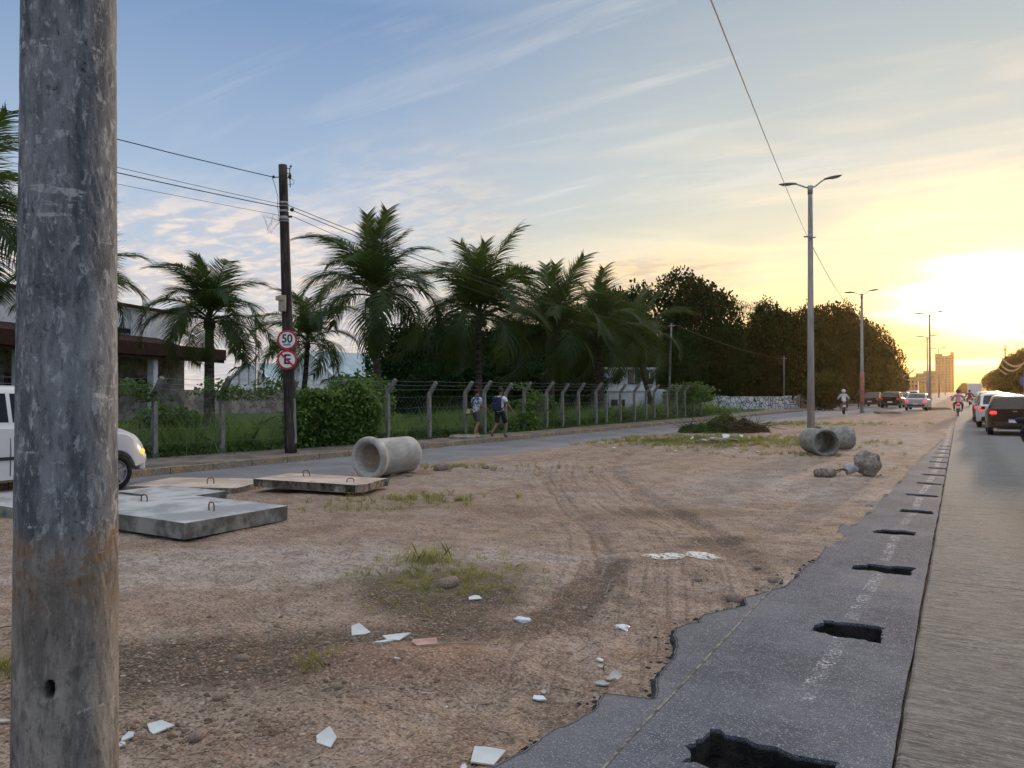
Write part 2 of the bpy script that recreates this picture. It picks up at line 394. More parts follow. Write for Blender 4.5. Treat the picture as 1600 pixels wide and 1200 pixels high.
def sdist(X, Y, P):
    bd_ = np.full(X.shape, 1e9); sg = np.zeros(X.shape)
    for (ax, ay), (bx, by) in zip(P[:-1], P[1:]):
        vx, vy = bx - ax, by - ay; t = np.clip(((X - ax) * vx + (Y - ay) * vy) / (vx * vx + vy * vy), 0, 1); d = np.hypot(X - ax - vx * t, Y - ay - vy * t); cr = (X - ax) * vy - (Y - ay) * vx
        m_ = d < bd_; bd_ = np.where(m_, d, bd_); sg = np.where(m_, np.sign(cr) * d, sg)
    return sg
sd1 = sdist(GX, GY, TRK + np.array([.6, 0])); aa = me.attributes.new('rutx', 'FLOAT', 'POINT'); aa.data.foreach_set('value', np.clip(sd1, -5, 5).reshape(-1).astype(np.float32))
pa('rut', sstep(1.7, .5, np.abs(sd1)) * sstep(2.5, 4.5, GY) * sstep(26, 14, GY))
m = Mat('dirt'); P = m.pos()
nA = m.noise(P, .55, 5, .6, .5); nB = m.noise(P, 2.6, 6, .6, .3); nC = m.noise(P, 13, 6, .65); nD = m.noise(P, 55, 4, .6)
c = m.mix(m.rng(nB, .35, .65), (.285, .198, .145), (.41, .308, .234))
c = m.mix(m.mth('MULTIPLY', m.rng(nA, .5, .68), .55), c, (.46, .39, .335))
c = m.mix(m.mth('MULTIPLY', m.attr('pale'), m.rng(nB, .35, .6, .35, .85)), c, m.mix(m.rng(nC, .3, .7), (.42, .36, .32), (.56, .49, .44)))
c = m.mix(m.mth('MULTIPLY', m.attr('red'), .6), c, m.mix(m.rng(nC, .35, .65), (.28, .145, .09), (.40, .225, .155)))
c = m.mix(m.mth('MULTIPLY', m.attr('dark'), m.rng(nC, .28, .56, .4, 1.0)), c, (.105, .075, .052))
c = m.mix(m.mth('MULTIPLY', m.attr('track'), m.rng(nC, .42, .58, .05, .7)), c, (.17, .11, .08))
rx = m.N('ShaderNodeCombineXYZ'); m.l.new(m.mth('MULTIPLY', m.attr('rutx'), 15.0), rx.inputs[0]); m.l.new(m.mth('MULTIPLY', m.xyz(P)[1], .55), rx.inputs[1]); nR = m.noise(rx.outputs[0], 1.0, 6, .7); c = m.mix(m.mth('MULTIPLY', m.attr('rut'), m.rng(nR, .50, .62, 0, .65)), c, (.15, .10, .078)); c = m.mix(m.mth('MULTIPLY', m.attr('rut'), m.rng(nR, .45, .36, 0, .5)), c, (.47, .38, .31))
nE = m.noise(m.pos((1, 2.2, 1), rot=(0, 0, .5)), 6.5, 7, .7, .4); c = m.mix(m.mth('MULTIPLY', m.rng(nE, .50, .60), .50), c, (.175, .125, .092))
c = m.mix(m.mth('MULTIPLY', m.rng(nC, .54, .66), .60), c, (.165, .115, .085))
c = m.mix(m.mth('MULTIPLY', m.rng(nD, .53, .63), .75), c, (.10, .072, .054))
c = m.mix(m.mth('MULTIPLY', m.rng(nD, .45, .35), .60), c, (.56, .48, .42))
c = m.mix(m.mth('MULTIPLY', m.attr('veg'), m.rng(nC, .38, .62, .1, .75)), c, m.mix(m.rng(nD, .4, .6), (.10, .105, .045), (.25, .21, .10)))
c = m.mix(m.attr('grassy'), c, m.mix(m.rng(nB, .35, .65), (.035, .06, .018), (.07, .10, .03)))
m.col(c, .95, .12)
vo = m.voro(P, 22); h1 = m.mth('ADD', m.mth('MULTIPLY', nC, 1.0), m.mth('MULTIPLY', nD, .35))
h1 = m.mth('ADD', h1, m.mth('MULTIPLY', m.rng(vo, .35, .05), .25)); m.bump(h1, 1.0, .04)
tag(link('ground', me, m.m, smooth=True), kind='structure')

def strip(name, Ys, x0, x1, z, nxs, mat, th=0.0):
    mb = MB(); vs = []
    for y in Ys:
        a, b = float(x0(y)), float(x1(y))
        for k in range(nxs + 1): vs.append((a + (b - a) * k / nxs, y, z))
    n = nxs + 1; fs = [(i * n + k, i * n + k + 1, (i + 1) * n + k + 1, (i + 1) * n + k) for i in range(len(Ys) - 1) for k in range(nxs)]
    mb.add(vs, fs); return tag(mb.build(name, mat), kind='structure')
# left carriageway
m = Mat('worn_asphalt'); P = m.pos(); n1 = m.noise(P, .8, 5, .6); n2 = m.noise(P, 40, 3); n3 = m.noise(m.pos((3, .5, 1)), 1.2, 4)
c = m.mix(m.rng(n1, .35, .65), (.150, .150, .160), (.205, .205, .215)); c = m.mix(m.mth('MULTIPLY', m.rng(n2, .55, .7), .4), c, (.27, .27, .27))
c = m.mix(m.mth('MULTIPLY', m.rng(n3, .55, .72), .5), c, (.27, .22, .18)); m.col(c, .82, .3); m.bump(n2, .4, .006)
Ys = steps(-60, [(0, 6), (60, 1), (120, 5), (900, 60)])
strip('left_road', Ys, lambda y: Lk(y) + .0, lambda y: Lr(y) + .5, 0.0, 4, m.m)
# pavement and kerb
m = Mat('pavement'); P = m.pos(); n1 = m.noise(P, 1.5, 6, .65); n2 = m.noise(P, 25, 4)
c = m.mix(m.rng(n1, .35, .65), (.12, .105, .09), (.23, .20, .17)); c = m.mix(m.mth('MULTIPLY', m.rng(n1, .62, .72), .7), c, (.10, .10, .06)); m.col(c, .92, .15); m.bump(n2, .5, .012)
strip('pavement', Ys, lambda y: Fx(y) - .12, lambda y: Lk(y) - .15, .14, 4, m.m)
m = Mat('kerb'); P = m.pos(); n1 = m.noise(P, 2.2, 6, .7); n2 = m.noise(P, 18, 5, .7); seg = m.mth('FRACT', m.mth('MULTIPLY', m.xyz(P)[1], 1.0))
c = m.mix(m.rng(n2, .35, .65), (.20, .155, .115), (.34, .27, .21)); c = m.mix(m.mth('MULTIPLY', m.rng(n1, .53, .60), m.rng(n2, .40, .52)), c, (.50, .30, .09))
c = m.mix(m.mth('MULTIPLY', m.rng(n2, .60, .72), .8), c, (.07, .06, .05)); c = m.mix(m.rng(seg, .975, .995), c, (.05, .045, .04)); m.col(c, .9, .2); m.bump(n2, .7, .03)
mb = MB(); vs = []; Yk = steps(-60, [(0, 3), (60, .25), (120, 3), (900, 60)])
for i, y in enumerate(Yk):
    k = float(Lk(y)); w = float(fbm(0, y, 1.1, 3, 8)) * .012; g = .018 * math.exp(-((y % 1.0) / .04) ** 2)
    vs += [(k - .155, y, .135 + w * .5), (k - .02 + w, y, .150 + w), (k + .012 + w, y, .135 + w), (k + .03 + w - g, y, -.08)]
n = 4; fs = [(i * n + k, i * n + k + 1, (i + 1) * n + k + 1, (i + 1) * n + k) for i in range(len(Yk) - 1) for k in range(3)]
mb.add(vs, fs); tag(mb.build('kerb', m.m), kind='structure')

# broken asphalt strip (a real slab with real pits)
def poly_fill(loops, z, th):
    cu = bpy.data.curves.new('c', 'CURVE'); cu.dimensions = '2D'; cu.fill_mode = 'BOTH'; cu.extrude = th / 2
    for lp in loops:
        s = cu.splines.new('POLY'); s.points.add(len(lp) - 1); s.use_cyclic_u = True
        for i, (x, y) in enumerate(lp): s.points[i].co = (x, y, 0, 1)
    o = bpy.data.objects.new('c', cu); col.objects.link(o)
    me = bpy.data.meshes.new_from_object(o.evaluated_get(bpy.context.evaluated_depsgraph_get())); bpy.data.objects.remove(o)
    me.transform(Matrix.Translation((0, 0, z - th / 2))); return me
left = []
yy = -25.0
dense = sorted(set(list(np.round(EY, 4)) + list(np.arange(-24, 2, 1.0)) + list(np.arange(2.0, 14, .035)) + list(np.arange(14, 62, .25))))
for y in dense:
    if y > 62: break
    a = .035 if y < 14 else .05
    left.append((float(AE(y)) + float(fbm(3.3, y, 5, 4, 5)) * a + float(fbm(9.3, y, 26, 2, 6)) * .010, y))
right = [(-.278 + float(fbm(1.7, y, 2.0, 3, 55)) * .014, y) for y in np.arange(61.9, -25, -.12)]
loops = [left + right]
for i, ((x, y), w, d) in enumerate([(c, h[1], h[2]) for c, h in zip(HC, HOLES)]):
    lp = []; q_ = random.Random(i * 7 + 1); N = 13
    cs_ = [(-1 - q_.uniform(-.05, .30), -1 + q_.uniform(0, .5)), (1 + q_.uniform(-.1, .1), -1 + q_.uniform(-.1, .2)), (1 + q_.uniform(-.05, .25), 1 - q_.uniform(-.1, .4)), (-1 + q_.uniform(-.2, .15), 1 + q_.uniform(-.15, .1))]
    for k in range(4):
        (ax, ay), (bx_, by_) = cs_[k], cs_[(k + 1) % 4]
        for t_ in range(N):
            f = t_ / N; n1_ = .42 * float(fbm(k * 5 + f * 2.2 + i * 3, i, 1.3, 3, 91)) * sin(pi * f) ** .4 + .11 * float(fbm(k * 5 + f * 9, i * 2, 1.3, 2, 92))
            lp.append((x + (ax + (bx_ - ax) * f + (by_ - ay) * .5 * n1_) * w / 2, y + (ay + (by_ - ay) * f - (bx_ - ax) * .5 * n1_) * d / 2))
    loops.append(lp)
ame = poly_fill(loops, 0.0, .20)
m = Mat('asphalt'); P = m.pos(); X_, Y_, Z_ = m.xyz(P)
n1 = m.noise(P, .9, 5, .6); n2 = m.noise(P, 9, 5, .6); ch = m.voro(P, 105, out='Distance'); chc = m.voro(P, 105, out='Color'); ch2 = m.voro(P, 58, out='Distance'); chc2 = m.voro(P, 58, out='Color')
c = m.mix(m.rng(n1, .35, .65), (.068, .078, .102), (.125, .138, .170)); c = m.mix(m.mth('MULTIPLY', m.rng(n2, .5, .7), .5), c, (.17, .17, .18))
r1 = m.N('ShaderNodeSeparateColor'); m.l.new(chc, r1.inputs[0]); r2 = m.N('ShaderNodeSeparateColor'); m.l.new(chc2, r2.inputs[0])
chip = m.mth('MULTIPLY', m.mth('GREATER_THAN', r1.outputs[0], .50), m.mth('LESS_THAN', ch, .42)); chip2 = m.mth('MULTIPLY', m.mth('GREATER_THAN', r2.outputs[0], .80), m.mth('LESS_THAN', ch2, .34))
c = m.mix(m.mth('MULTIPLY', chip, m.rng(r1.outputs[1], 0, 1, .2, .9)), c, (.36, .37, .39)); c = m.mix(m.mth('MULTIPLY', chip2, .6), c, (.40, .40, .41))
edge = m.rng(m.mth('ADD', X_, m.mth('MULTIPLY', m.mth('SUBTRACT', n2, .5), .5)), -1.15, -1.75)
c = m.mix(m.mth('MULTIPLY', edge, .30), c, (.22, .21, .205))
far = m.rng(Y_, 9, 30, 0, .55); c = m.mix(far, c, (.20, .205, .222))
c = m.mix(m.mth('MULTIPLY', m.rng(n1, .55, .7), .25), c, (.24, .19, .14))
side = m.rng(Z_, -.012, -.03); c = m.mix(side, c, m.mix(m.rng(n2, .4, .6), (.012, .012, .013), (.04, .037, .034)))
m.col(c, .88, .2)
hb = m.mth('ADD', m.mth('MULTIPLY', m.rng(ch, .5, .0), .7), m.mth('ADD', m.mth('MULTIPLY', m.rng(ch2, .45, 0), .6), m.mth('MULTIPLY', n2, 1.2))); m.bump(hb, .8, .010)
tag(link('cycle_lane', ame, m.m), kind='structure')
lf = [p for p in left if 1.0 < p[1] < 22]; vs = []; rs = np.random.default_rng(8)
for i, (x, y) in enumerate(lf):
    a = lf[max(i - 1, 0)]; b = lf[min(i + 1, len(lf) - 1)]; tx, ty = b[0] - a[0], b[1] - a[1]; L = math.hypot(tx, ty) + 1e-6; nx_, ny_ = -ty / L, tx / L
    k = .5 + .5 * float(fbm(x * 3, y * 3, 1.6, 3, 14)); o = .012 + .055 * k ** 1.5; vs += [(x + .012 * -nx_, y + .012 * -ny_, .003), (x + nx_ * o * .35, y + ny_ * o * .35, -.010 - .008 * k), (x + nx_ * o * .75, y + ny_ * o * .75, -.022 + float(rs.normal(0, .004))), (x + nx_ * o, y + ny_ * o, -.09)]
mb = MB(); mb.add(vs, [(i * 4 + k, i * 4 + k + 1, (i + 1) * 4 + k + 1, (i + 1) * 4 + k) for i in range(len(lf) - 1) for k in range(3)])
fr = Mat('fresh_break'); P = fr.pos(); n = fr.noise(P, 45, 6, .7); fr.col(fr.mix(fr.rng(n, .42, .62), (.018, .018, .020), (.085, .082, .08)), .85, .25); fr.bump(n, 1, .02)
tag(mb.build('broken_edge', fr.m), kind='structure')
# pit floors: rubble a hand below the surface, recess shade put into its near-black colour
pit = Mat('shaded_pit_soil'); P = pit.pos(); n = pit.noise(P, 20, 6, .7); pit.col(pit.mix(pit.rng(n, .4, .62), (.008, .008, .008), (.035, .03, .027)), .95, .1); pit.bump(n, 1, .05)
mb = MB()
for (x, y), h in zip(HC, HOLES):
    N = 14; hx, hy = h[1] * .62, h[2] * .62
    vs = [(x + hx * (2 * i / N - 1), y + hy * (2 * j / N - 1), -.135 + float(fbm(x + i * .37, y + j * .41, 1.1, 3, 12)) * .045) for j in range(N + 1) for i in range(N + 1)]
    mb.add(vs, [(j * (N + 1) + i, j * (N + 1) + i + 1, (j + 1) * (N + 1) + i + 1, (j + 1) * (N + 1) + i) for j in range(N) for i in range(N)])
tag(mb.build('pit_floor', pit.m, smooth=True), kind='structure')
# thin joint along the asphalt and worn white line between the pits
mb = MB(); vs = []
Yj = np.arange(1.0, 7.4, .12)
for y in Yj:
    xo = -1.40 + float(fbm(2, y, .8, 3, 31)) * .02
    vs += [(xo - .007, y, .004), (xo + .007, y, .004)]
mb.add(vs, [(2 * i, 2 * i + 1, 2 * i + 3, 2 * i + 2) for i in range(len(Yj) - 1)])
m = Mat('joint'); P = m.pos(); n = m.noise(P, 14, 4); m.col(m.mix(m.rng(n, .4, .6), (.09, .085, .075), (.27, .25, .22)), .9, .2)
tag(mb.build('lane_joint', m.m), kind='structure')
m = Mat('worn_paint'); P = m.pos(); n = m.noise(P, 38, 6, .75); n2 = m.noise(P, 4.0, 3)
tr = m.N('ShaderNodeBsdfTransparent'); mx = m.N('ShaderNodeMixShader'); m.col((.62, .61, .60), .8, .3)
m.l.new(m.mth('MULTIPLY', m.rng(n, .48, .60), m.mth('ADD', m.rng(n2, .40, .62, .2, .8), m.rng(m.xyz(P)[1], 8, 16, 0, .6))), mx.inputs[0]); m.l.new(tr.outputs[0], mx.inputs[1]); m.l.new(m.b.outputs[0], mx.inputs[2]); m.l.new(mx.outputs[0], m.out.inputs[0])
mb = MB()
ys = [4.15] + [c[1] for c in HC[1:]] + [HC[-1][1] + 2 * k for k in range(1, 12)]
for i in range(len(ys) - 1):
    a, b = ys[i] + .28, ys[i + 1] - .28
    if a >= b: continue
    xa = -.75 if i == 0 else HC[min(i, 13)][0] - .02; xb = HC[min(i + 1, 13)][0] - .02
    mb.add([(xa - .05, a, .005), (xa + .05, a, .005), (xb + .05, b, .005), (xb - .05, b, .005)], [(0, 1, 2, 3)])
tag(mb.build('lane_line', m.m), kind='structure')
# concrete carriageway
m = Mat('road_concrete'); P = m.pos(); X_, Y_, Z_ = m.xyz(P)
br = m.noise(m.pos((7.0, 58, 1)), 1.0, 6, .75, .6); br2 = m.noise(m.pos((1.6, 16, 1)), 1.0, 6, .7, .8); n1 = m.noise(P, .7, 5, .6); n2 = m.noise(P, 30, 4, .7)
c = m.mix(m.rng(br, .40, .60), (.050, .053, .056), (.205, .207, .204)); c = m.mix(m.mth('MULTIPLY', m.rng(br2, .50, .62), .65), c, (.25, .243, .22))
c = m.mix(m.mth('MULTIPLY', m.rng(n1, .45, .65), .45), c, (.175, .165, .155)); c = m.mix(m.mth('MULTIPLY', m.rng(n2, .56, .66), .6), c, (.07, .068, .065)); c = m.mix(m.mth('MULTIPLY', m.rng(n2, .42, .34), .5), c, (.34, .33, .31))
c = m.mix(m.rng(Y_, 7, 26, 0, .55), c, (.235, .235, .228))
ty = m.mth('ABSOLUTE', m.mth('SUBTRACT', m.mth('ABSOLUTE', m.mth('SUBTRACT', X_, 1.5)), .78)); c = m.mix(m.mth('MULTIPLY', m.rng(ty, .38, .05), m.rng(n1, .35, .6, .12, .42)), c, (.085, .083, .08)); oil = m.noise(P, 3.3, 4, .6); c = m.mix(m.mth('MULTIPLY', m.rng(oil, .63, .70), .45), c, (.05, .048, .045))
crk = m.voro(m.pos((.9, .55, 1)), .8, 'DISTANCE_TO_EDGE'); pass
jt = m.mth('ABSOLUTE', m.mth('SUBTRACT', m.mth('FRACT', m.mth('MULTIPLY', Y_, 1 / 5.2)), .5)); c = m.mix(m.rng(jt, .0035, .0015), c, (.06, .055, .05))
m.col(c, .85, .3); m.bump(m.mth('ADD', br, m.mth('MULTIPLY', n2, .5)), 1.0, .014)
mb = MB(); Yc = list(np.arange(-30, 30, .12)) + list(np.arange(30, 62, 2)) + [70, 100, 200, 500, 1200]; vs = []
for y in Yc:
    xl = -.262 + float(fbm(4.7, y, 2.6, 4, 71)) * .012
    vs += [(xl, y, -.2), (xl, y, .000), (xl + .015, y, .010), (3.4, y, .010), (7.2, y, .010)]
mb.add(vs, [(i * 5 + k, i * 5 + k + 1, (i + 1) * 5 + k + 1, (i + 1) * 5 + k) for i in range(len(Yc) - 1) for k in range(4)])
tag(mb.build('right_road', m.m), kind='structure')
mb = MB(); mb.add([(7.2, -30, .0), (7.2, -30, .16), (7.2, 1200, .16), (7.2, 1200, 0)], [(0, 1, 2, 3)]); mb.add([(7.2, -30, .16), (14, -30, .16), (14, 1200, .16), (7.2, 1200, .16)], [(0, 1, 2, 3)])
tag(mb.build('right_pavement', MATS['pavement']), kind='structure')
# dirt drifts over the far end of the concrete verge are part of the ground sheet

# haze
mb = MB(); mb.box((0, 640, 29), (1500, 1420, 62)); hz = mb.build('haze', None)
hm = bpy.data.materials.new('haze'); hm.use_nodes = True; hn = hm.node_tree.nodes; hn.clear()
o_ = hn.new('ShaderNodeOutputMaterial'); pv = hn.new('ShaderNodeVolumePrincipled'); pv.inputs['Color'].default_value = (1.0, .70, .36, 1); pv.inputs['Density'].default_value = .00011; pv.inputs['Anisotropy'].default_value = .80
hm.node_tree.links.new(pv.outputs[0], o_.inputs['Volume']); hz.data.materials.append(hm); tag(hz, kind='stuff')

# ================================================================== MATERIALS FOR THINGS
conc = mottled('pale_concrete', (.30, .29, .27), (.46, .44, .40), 5, .9, .2, .5, .01, c=(.20, .19, .18))
conc_d = mottled('weathered_concrete', (.17, .15, .13), (.36, .31, .26), 7, .93, .15, .7, .02, c=(.09, .08, .07))
conc_w = mottled('whitish_concrete', (.42, .43, .45), (.60, .60, .60), 2.2, .85, .25, .4, .006, c=(.30, .30, .31))
conc_b = mottled('sandy_concrete', (.42, .33, .26), (.56, .46, .38), 3, .92, .15, .5, .01, c=(.30, .22, .17))
post_m = mottled('post_concrete', (.15, .145, .14), (.29, .275, .25), 8, .9, .15, .4, .006, stretch=(1, 1, .3), c=(.10, .10, .09))
lamp_conc = mottled('lamp_concrete', (.30, .29, .28), (.44, .43, .41), 6, .85, .2, .3, .005, stretch=(1, 1, .15))
rust = mottled('rusty_steel', (.09, .035, .02), (.22, .09, .04), 30, .85, .2, .4, .003)
wire_m = flat('wire_black', (.02, .02, .022), .6)
steel = flat('galvanised_steel', (.30, .31, .32), .5, .5, .6)
lamp_m = flat('lamp_housing', (.13, .13, .15), .5, .4)
rubber = flat('rubber', (.018, .018, .019), .85, .2)
alloy = flat('alloy', (.30, .30, .31), .35, .5, .7)
blackp = flat('black_plastic', (.02, .02, .022), .5, .4)
glass_d = Mat('tinted_glass').col((.012, .013, .016), .06, .35).m
white_paint = flat('white_paint', (.74, .74, .75), .35, .5)
lensr = flat('tail_lens', (.35, .01, .01), .2, .5, emit=(1, .03, .02), es=2.2)
lensr_dim = flat('tail_lens_dim', (.30, .01, .01), .2, .5, emit=(1, .03, .02), es=.35)
lensw = flat('head_lens', (.8, .8, .8), .15, .6, emit=(1, .75, .35), es=5)
lensoff = flat('clear_lens', (.55, .50, .42), .1, .7)
glow_amber = flat('amber_glow', (.8, .35, .03), .2, .5, emit=(1, .55, .12), es=1.0)  # glow for the white car's front corner, in place of warm light

# ------------------------------------------------------------------ near concrete post at the left
def near_post():
    z = 2.8; x, y = at(106, z); t = thing('concrete_post', 'close weathered round concrete post with rusty brown stain and small hole, cut by left edge', 'post', (x, y, -.3))
    na, nh = 200, 520; Ht = 7.5; vs = np.empty((nh + 1, na, 3))
    th = np.linspace(0, 2 * pi, na, endpoint=False); zz = np.concatenate([np.linspace(0, 3.9, 461), np.linspace(3.9, Ht, nh - 459)[1:]])
    T, Zm = np.meshgrid(th, zz); rad = .1765 - .0072 * Zm
    nx_, ny_ = np.cos(T), np.sin(T)
    arc = T * .17
    # seamless noise: blend two phases
    def sn(f, o, s):
        return fbm(nx_ * .17 * 3 + Zm * .13 + 5, ny_ * .17 * 3 + Zm, f, o, s)
    dr = .0022 * sn(6, 4, 5) + .0016 * sn(22, 3, 8)
    pit = sn(15, 3, 33); dr -= .004 * sstep(.38, .6, pit)
    # the drilled hole, facing the road
    hz_ = ht(1050, z) + .3; cdir = np.array(at(83, z)) ; cx, cy = -x, -y
    base = math.atan2(cy, cx); off = math.asin(max(-1, min(1, (23 / F * z) / .172)))
    a0 = base - off
    da = (T - a0 + pi) % (2 * pi) - pi
    q = np.sqrt((da * .17 / .017) ** 2 + ((Zm - hz_) / .030) ** 2)
    dr -= .09 * sstep(1.15, .75, q); dr -= .004 * sstep(2.2, 1.0, q)
    # chipped patch low on the right
    r = rad + dr
    vs[..., 0] = nx_ * r; vs[..., 1] = ny_ * r; vs[..., 2] = Zm
    n = len(zz)
    V = vs[:n].reshape(-1, 3); I = np.arange(n * na).reshape(n, na); J = np.roll(I, -1, 1)
    Qd = np.stack([I[:-1], J[:-1], J[1:], I[1:]], -1).reshape(-1, 4)
    me = bpy.data.meshes.new('shaft'); me.from_pydata(V.tolist(), [], Qd.tolist() + [list(range((n - 1) * na, n * na))]); me.update()
    at_ = me.attributes.new('hole', 'FLOAT', 'POINT'); at_.data.foreach_set('value', np.clip(sstep(1.25, .85, q), 0, 1)[:n].reshape(-1).astype(np.float32))
    m = Mat('old_post_concrete'); P = m.pos((1, 1, 1), True); Ps = m.pos((1, 1, .22), True); Pv = m.pos((1, 1, .5), True); X_, Y_, Z_ = m.xyz(P)
    a = m.noise(Ps, 14, 8, .68, .3); b = m.noise(Pv, 26, 7, .7, .4); c0 = m.noise(P, 90, 4, .7); d = m.noise(P, 7, 6, .65, .3); e = m.noise(Ps, 5.5, 5, .6, .2)
    up = m.mix(m.rng(a, .36, .64), (.075, .084, .098), (.20, .21, .225))
    up = m.mix(m.mth('MULTIPLY', m.rng(b, .53, .63), .8), up, (.40, .41, .42)); up = m.mix(m.rng(b, .40, .33), up, (.035, .038, .045))
    up = m.mix(m.mth('MULTIPLY', m.rng(e, .50, .60), .45), up, (.26, .27, .29))
    lo = m.mix(m.rng(a, .36, .64), (.135, .124, .112), (.29, .265, .235)); lo = m.mix(m.mth('MULTIPLY', m.rng(b, .55, .68), .5), lo, (.36, .34, .31)); lo = m.mix(m.mth('MULTIPLY', m.rng(d, .44, .36), .6), lo, (.085, .078, .07))
    zn = m.mth('ADD', Z_, m.mth('MULTIPLY', m.mth('SUBTRACT', d, .5), .35)); c = m.mix(m.rng(zn, 1.34, 1.52), lo, up)
    band = m.mth('MULTIPLY', m.rng(zn, 1.18, 1.34), m.rng(zn, 1.56, 1.46)); c = m.mix(m.mth('MULTIPLY', band, m.rng(d, .42, .55)), c, (.20, .135, .09))
    band2 = m.mth('MULTIPLY', m.rng(zn, .90, 1.25), m.rng(zn, 1.5, 1.3)); c = m.mix(m.mth('MULTIPLY', band2, .35), c, (.13, .10, .08))
    sc_ = m.noise(m.pos((1, 1, 7), True, (.5, .5, 0)), 3.1, 3, .5); c = m.mix(m.mth('MULTIPLY', m.rng(sc_, .655, .675), m.rng(b, .45, .55)), c, (.38, .38, .39))
    f0 = m.noise(m.pos((1, 1, .35), True), 48, 5, .7); c = m.mix(m.mth('MULTIPLY', m.rng(f0, .54, .64), .5), c, (.05, .05, .05)); c = m.mix(m.mth('MULTIPLY', m.rng(f0, .44, .36), .45), c, (.33, .325, .31))
    c = m.mix(m.mth('MULTIPLY', m.rng(c0, .60, .72), .55), c, (.04, .04, .045)); c = m.mix(m.mth('MULTIPLY', m.rng(c0, .38, .28), .4), c, (.34, .33, .32))
    c = m.mix(m.attr('hole'), c, (.02, .018, .016))  # shade inside the drilled hole painted into the colour
    m.col(c, .88, .25); m.bump(m.mth('ADD', m.mth('MULTIPLY', b, 1.1), m.mth('MULTIPLY', c0, .5)), .9, .006)
    link('shaft', me, m.m, t, True)
near_post()

# ------------------------------------------------------------------ slabs with lifting loops
def slab(cx, cy, lx, ly, th, mat, label, loops, z0=0.02, rz=0.0, tilt=(0, 0), jag=None, side=None):
    t = thing('concrete_slab', label, 'concrete slab', (cx, cy, gz(cx, cy) + z0), rz, 'precast slabs lying on the dirt')
    bm = bmesh.new(); nx_, ny_ = 26, 18
    top = {}; bot = {}
    for i in range(nx_ + 1):
        for j in range(ny_ + 1):
            u, v = i / nx_ - .5, j / ny_ - .5; x, y = u * lx, v * ly
            w = float(fbm(x + cx, y + cy, 1.6, 3, 61)) * .004
            if jag and (j == 0 or i == nx_):
                k = float(fbm(x * 1.0 + 4, y, 2.4, 4, 19)) * jag
                if j == 0: y += jag * .8 + k * 1.2
                if i == nx_: x -= abs(k)
            top[i, j] = bm.verts.new((x, y, th + w)); 
            yy2 = y + (jag * .45 * float(vnoise(x * 5, 3, 4)) if jag and j == 0 else 0)
            bot[i, j] = bm.verts.new((x * (.995 if jag is None else .985), yy2, 0))
    for i in range(nx_):
        for j in range(ny_):
            bm.faces.new((top[i, j], top[i + 1, j], top[i + 1, j + 1], top[i, j + 1])); bm.faces.new((bot[i, j], bot[i, j + 1], bot[i + 1, j + 1], bot[i + 1, j]))
    for i in range(nx_):
        bm.faces.new((top[i, 0], bot[i, 0], bot[i + 1, 0], top[i + 1, 0])); bm.faces.new((top[i, ny_], top[i + 1, ny_], bot[i + 1, ny_], bot[i, ny_]))
    for j in range(ny_):
        bm.faces.new((top[0, j], top[0, j + 1], bot[0, j + 1], bot[0, j])); bm.faces.new((top[nx_, j], bot[nx_, j], bot[nx_, j + 1], top[nx_, j + 1]))
    ed = [e for e in bm.edges if len(e.link_faces) == 2 and e.calc_face_angle(0) > R(50)]
    bmesh.ops.bevel(bm, geom=ed, offset=.008, segments=2, profile=.5, affect='EDGES')
    me = bpy.data.meshes.new('slab_body'); bm.to_mesh(me); bm.free()
    b = link('slab_body', me, mat, t); t.rotation_euler = (tilt[0], tilt[1], rz)
    for (lx_, ly_, a, lean, hh) in loops:
        mb = MB(); w = .055; pts = [(-w, 0, -.02), (-w * 1.02, 0, hh * .6), (-w * .75, 0, hh * .93), (-w * .35, 0, hh), (w * .4, 0, hh), (w * .8, 0, hh * .9), (w, 0, hh * .55), (w, 0, -.02)]
        mb.tube(pts, .0085, 8); mb.build('lifting_loop', rust, t, True, loc=(lx_, ly_, th), rot=(lean, 0, a))
    return t
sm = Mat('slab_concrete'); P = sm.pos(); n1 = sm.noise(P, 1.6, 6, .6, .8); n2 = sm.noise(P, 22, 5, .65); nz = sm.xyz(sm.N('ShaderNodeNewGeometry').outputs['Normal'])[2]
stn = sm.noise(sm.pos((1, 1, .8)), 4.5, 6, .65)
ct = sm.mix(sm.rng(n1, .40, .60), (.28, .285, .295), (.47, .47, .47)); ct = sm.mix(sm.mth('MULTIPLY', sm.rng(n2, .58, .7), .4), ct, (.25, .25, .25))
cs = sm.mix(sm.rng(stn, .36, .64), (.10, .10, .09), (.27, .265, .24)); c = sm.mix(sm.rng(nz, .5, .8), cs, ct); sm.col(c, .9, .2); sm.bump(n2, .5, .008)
slab_m = sm.m
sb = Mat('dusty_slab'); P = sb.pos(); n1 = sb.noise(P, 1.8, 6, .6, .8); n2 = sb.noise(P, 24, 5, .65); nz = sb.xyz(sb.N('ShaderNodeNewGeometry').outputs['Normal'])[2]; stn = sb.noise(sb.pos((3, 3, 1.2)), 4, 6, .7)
ct = sb.mix(sb.rng(n1, .38, .62), (.40, .32, .26), (.56, .47, .40)); cs = sb.mix(sb.rng(stn, .36, .62), (.10, .09, .08), (.34, .28, .22)); sb.col(sb.mix(sb.rng(nz, .5, .8), cs, ct), .93, .15); sb.bump(n2, .7, .015)
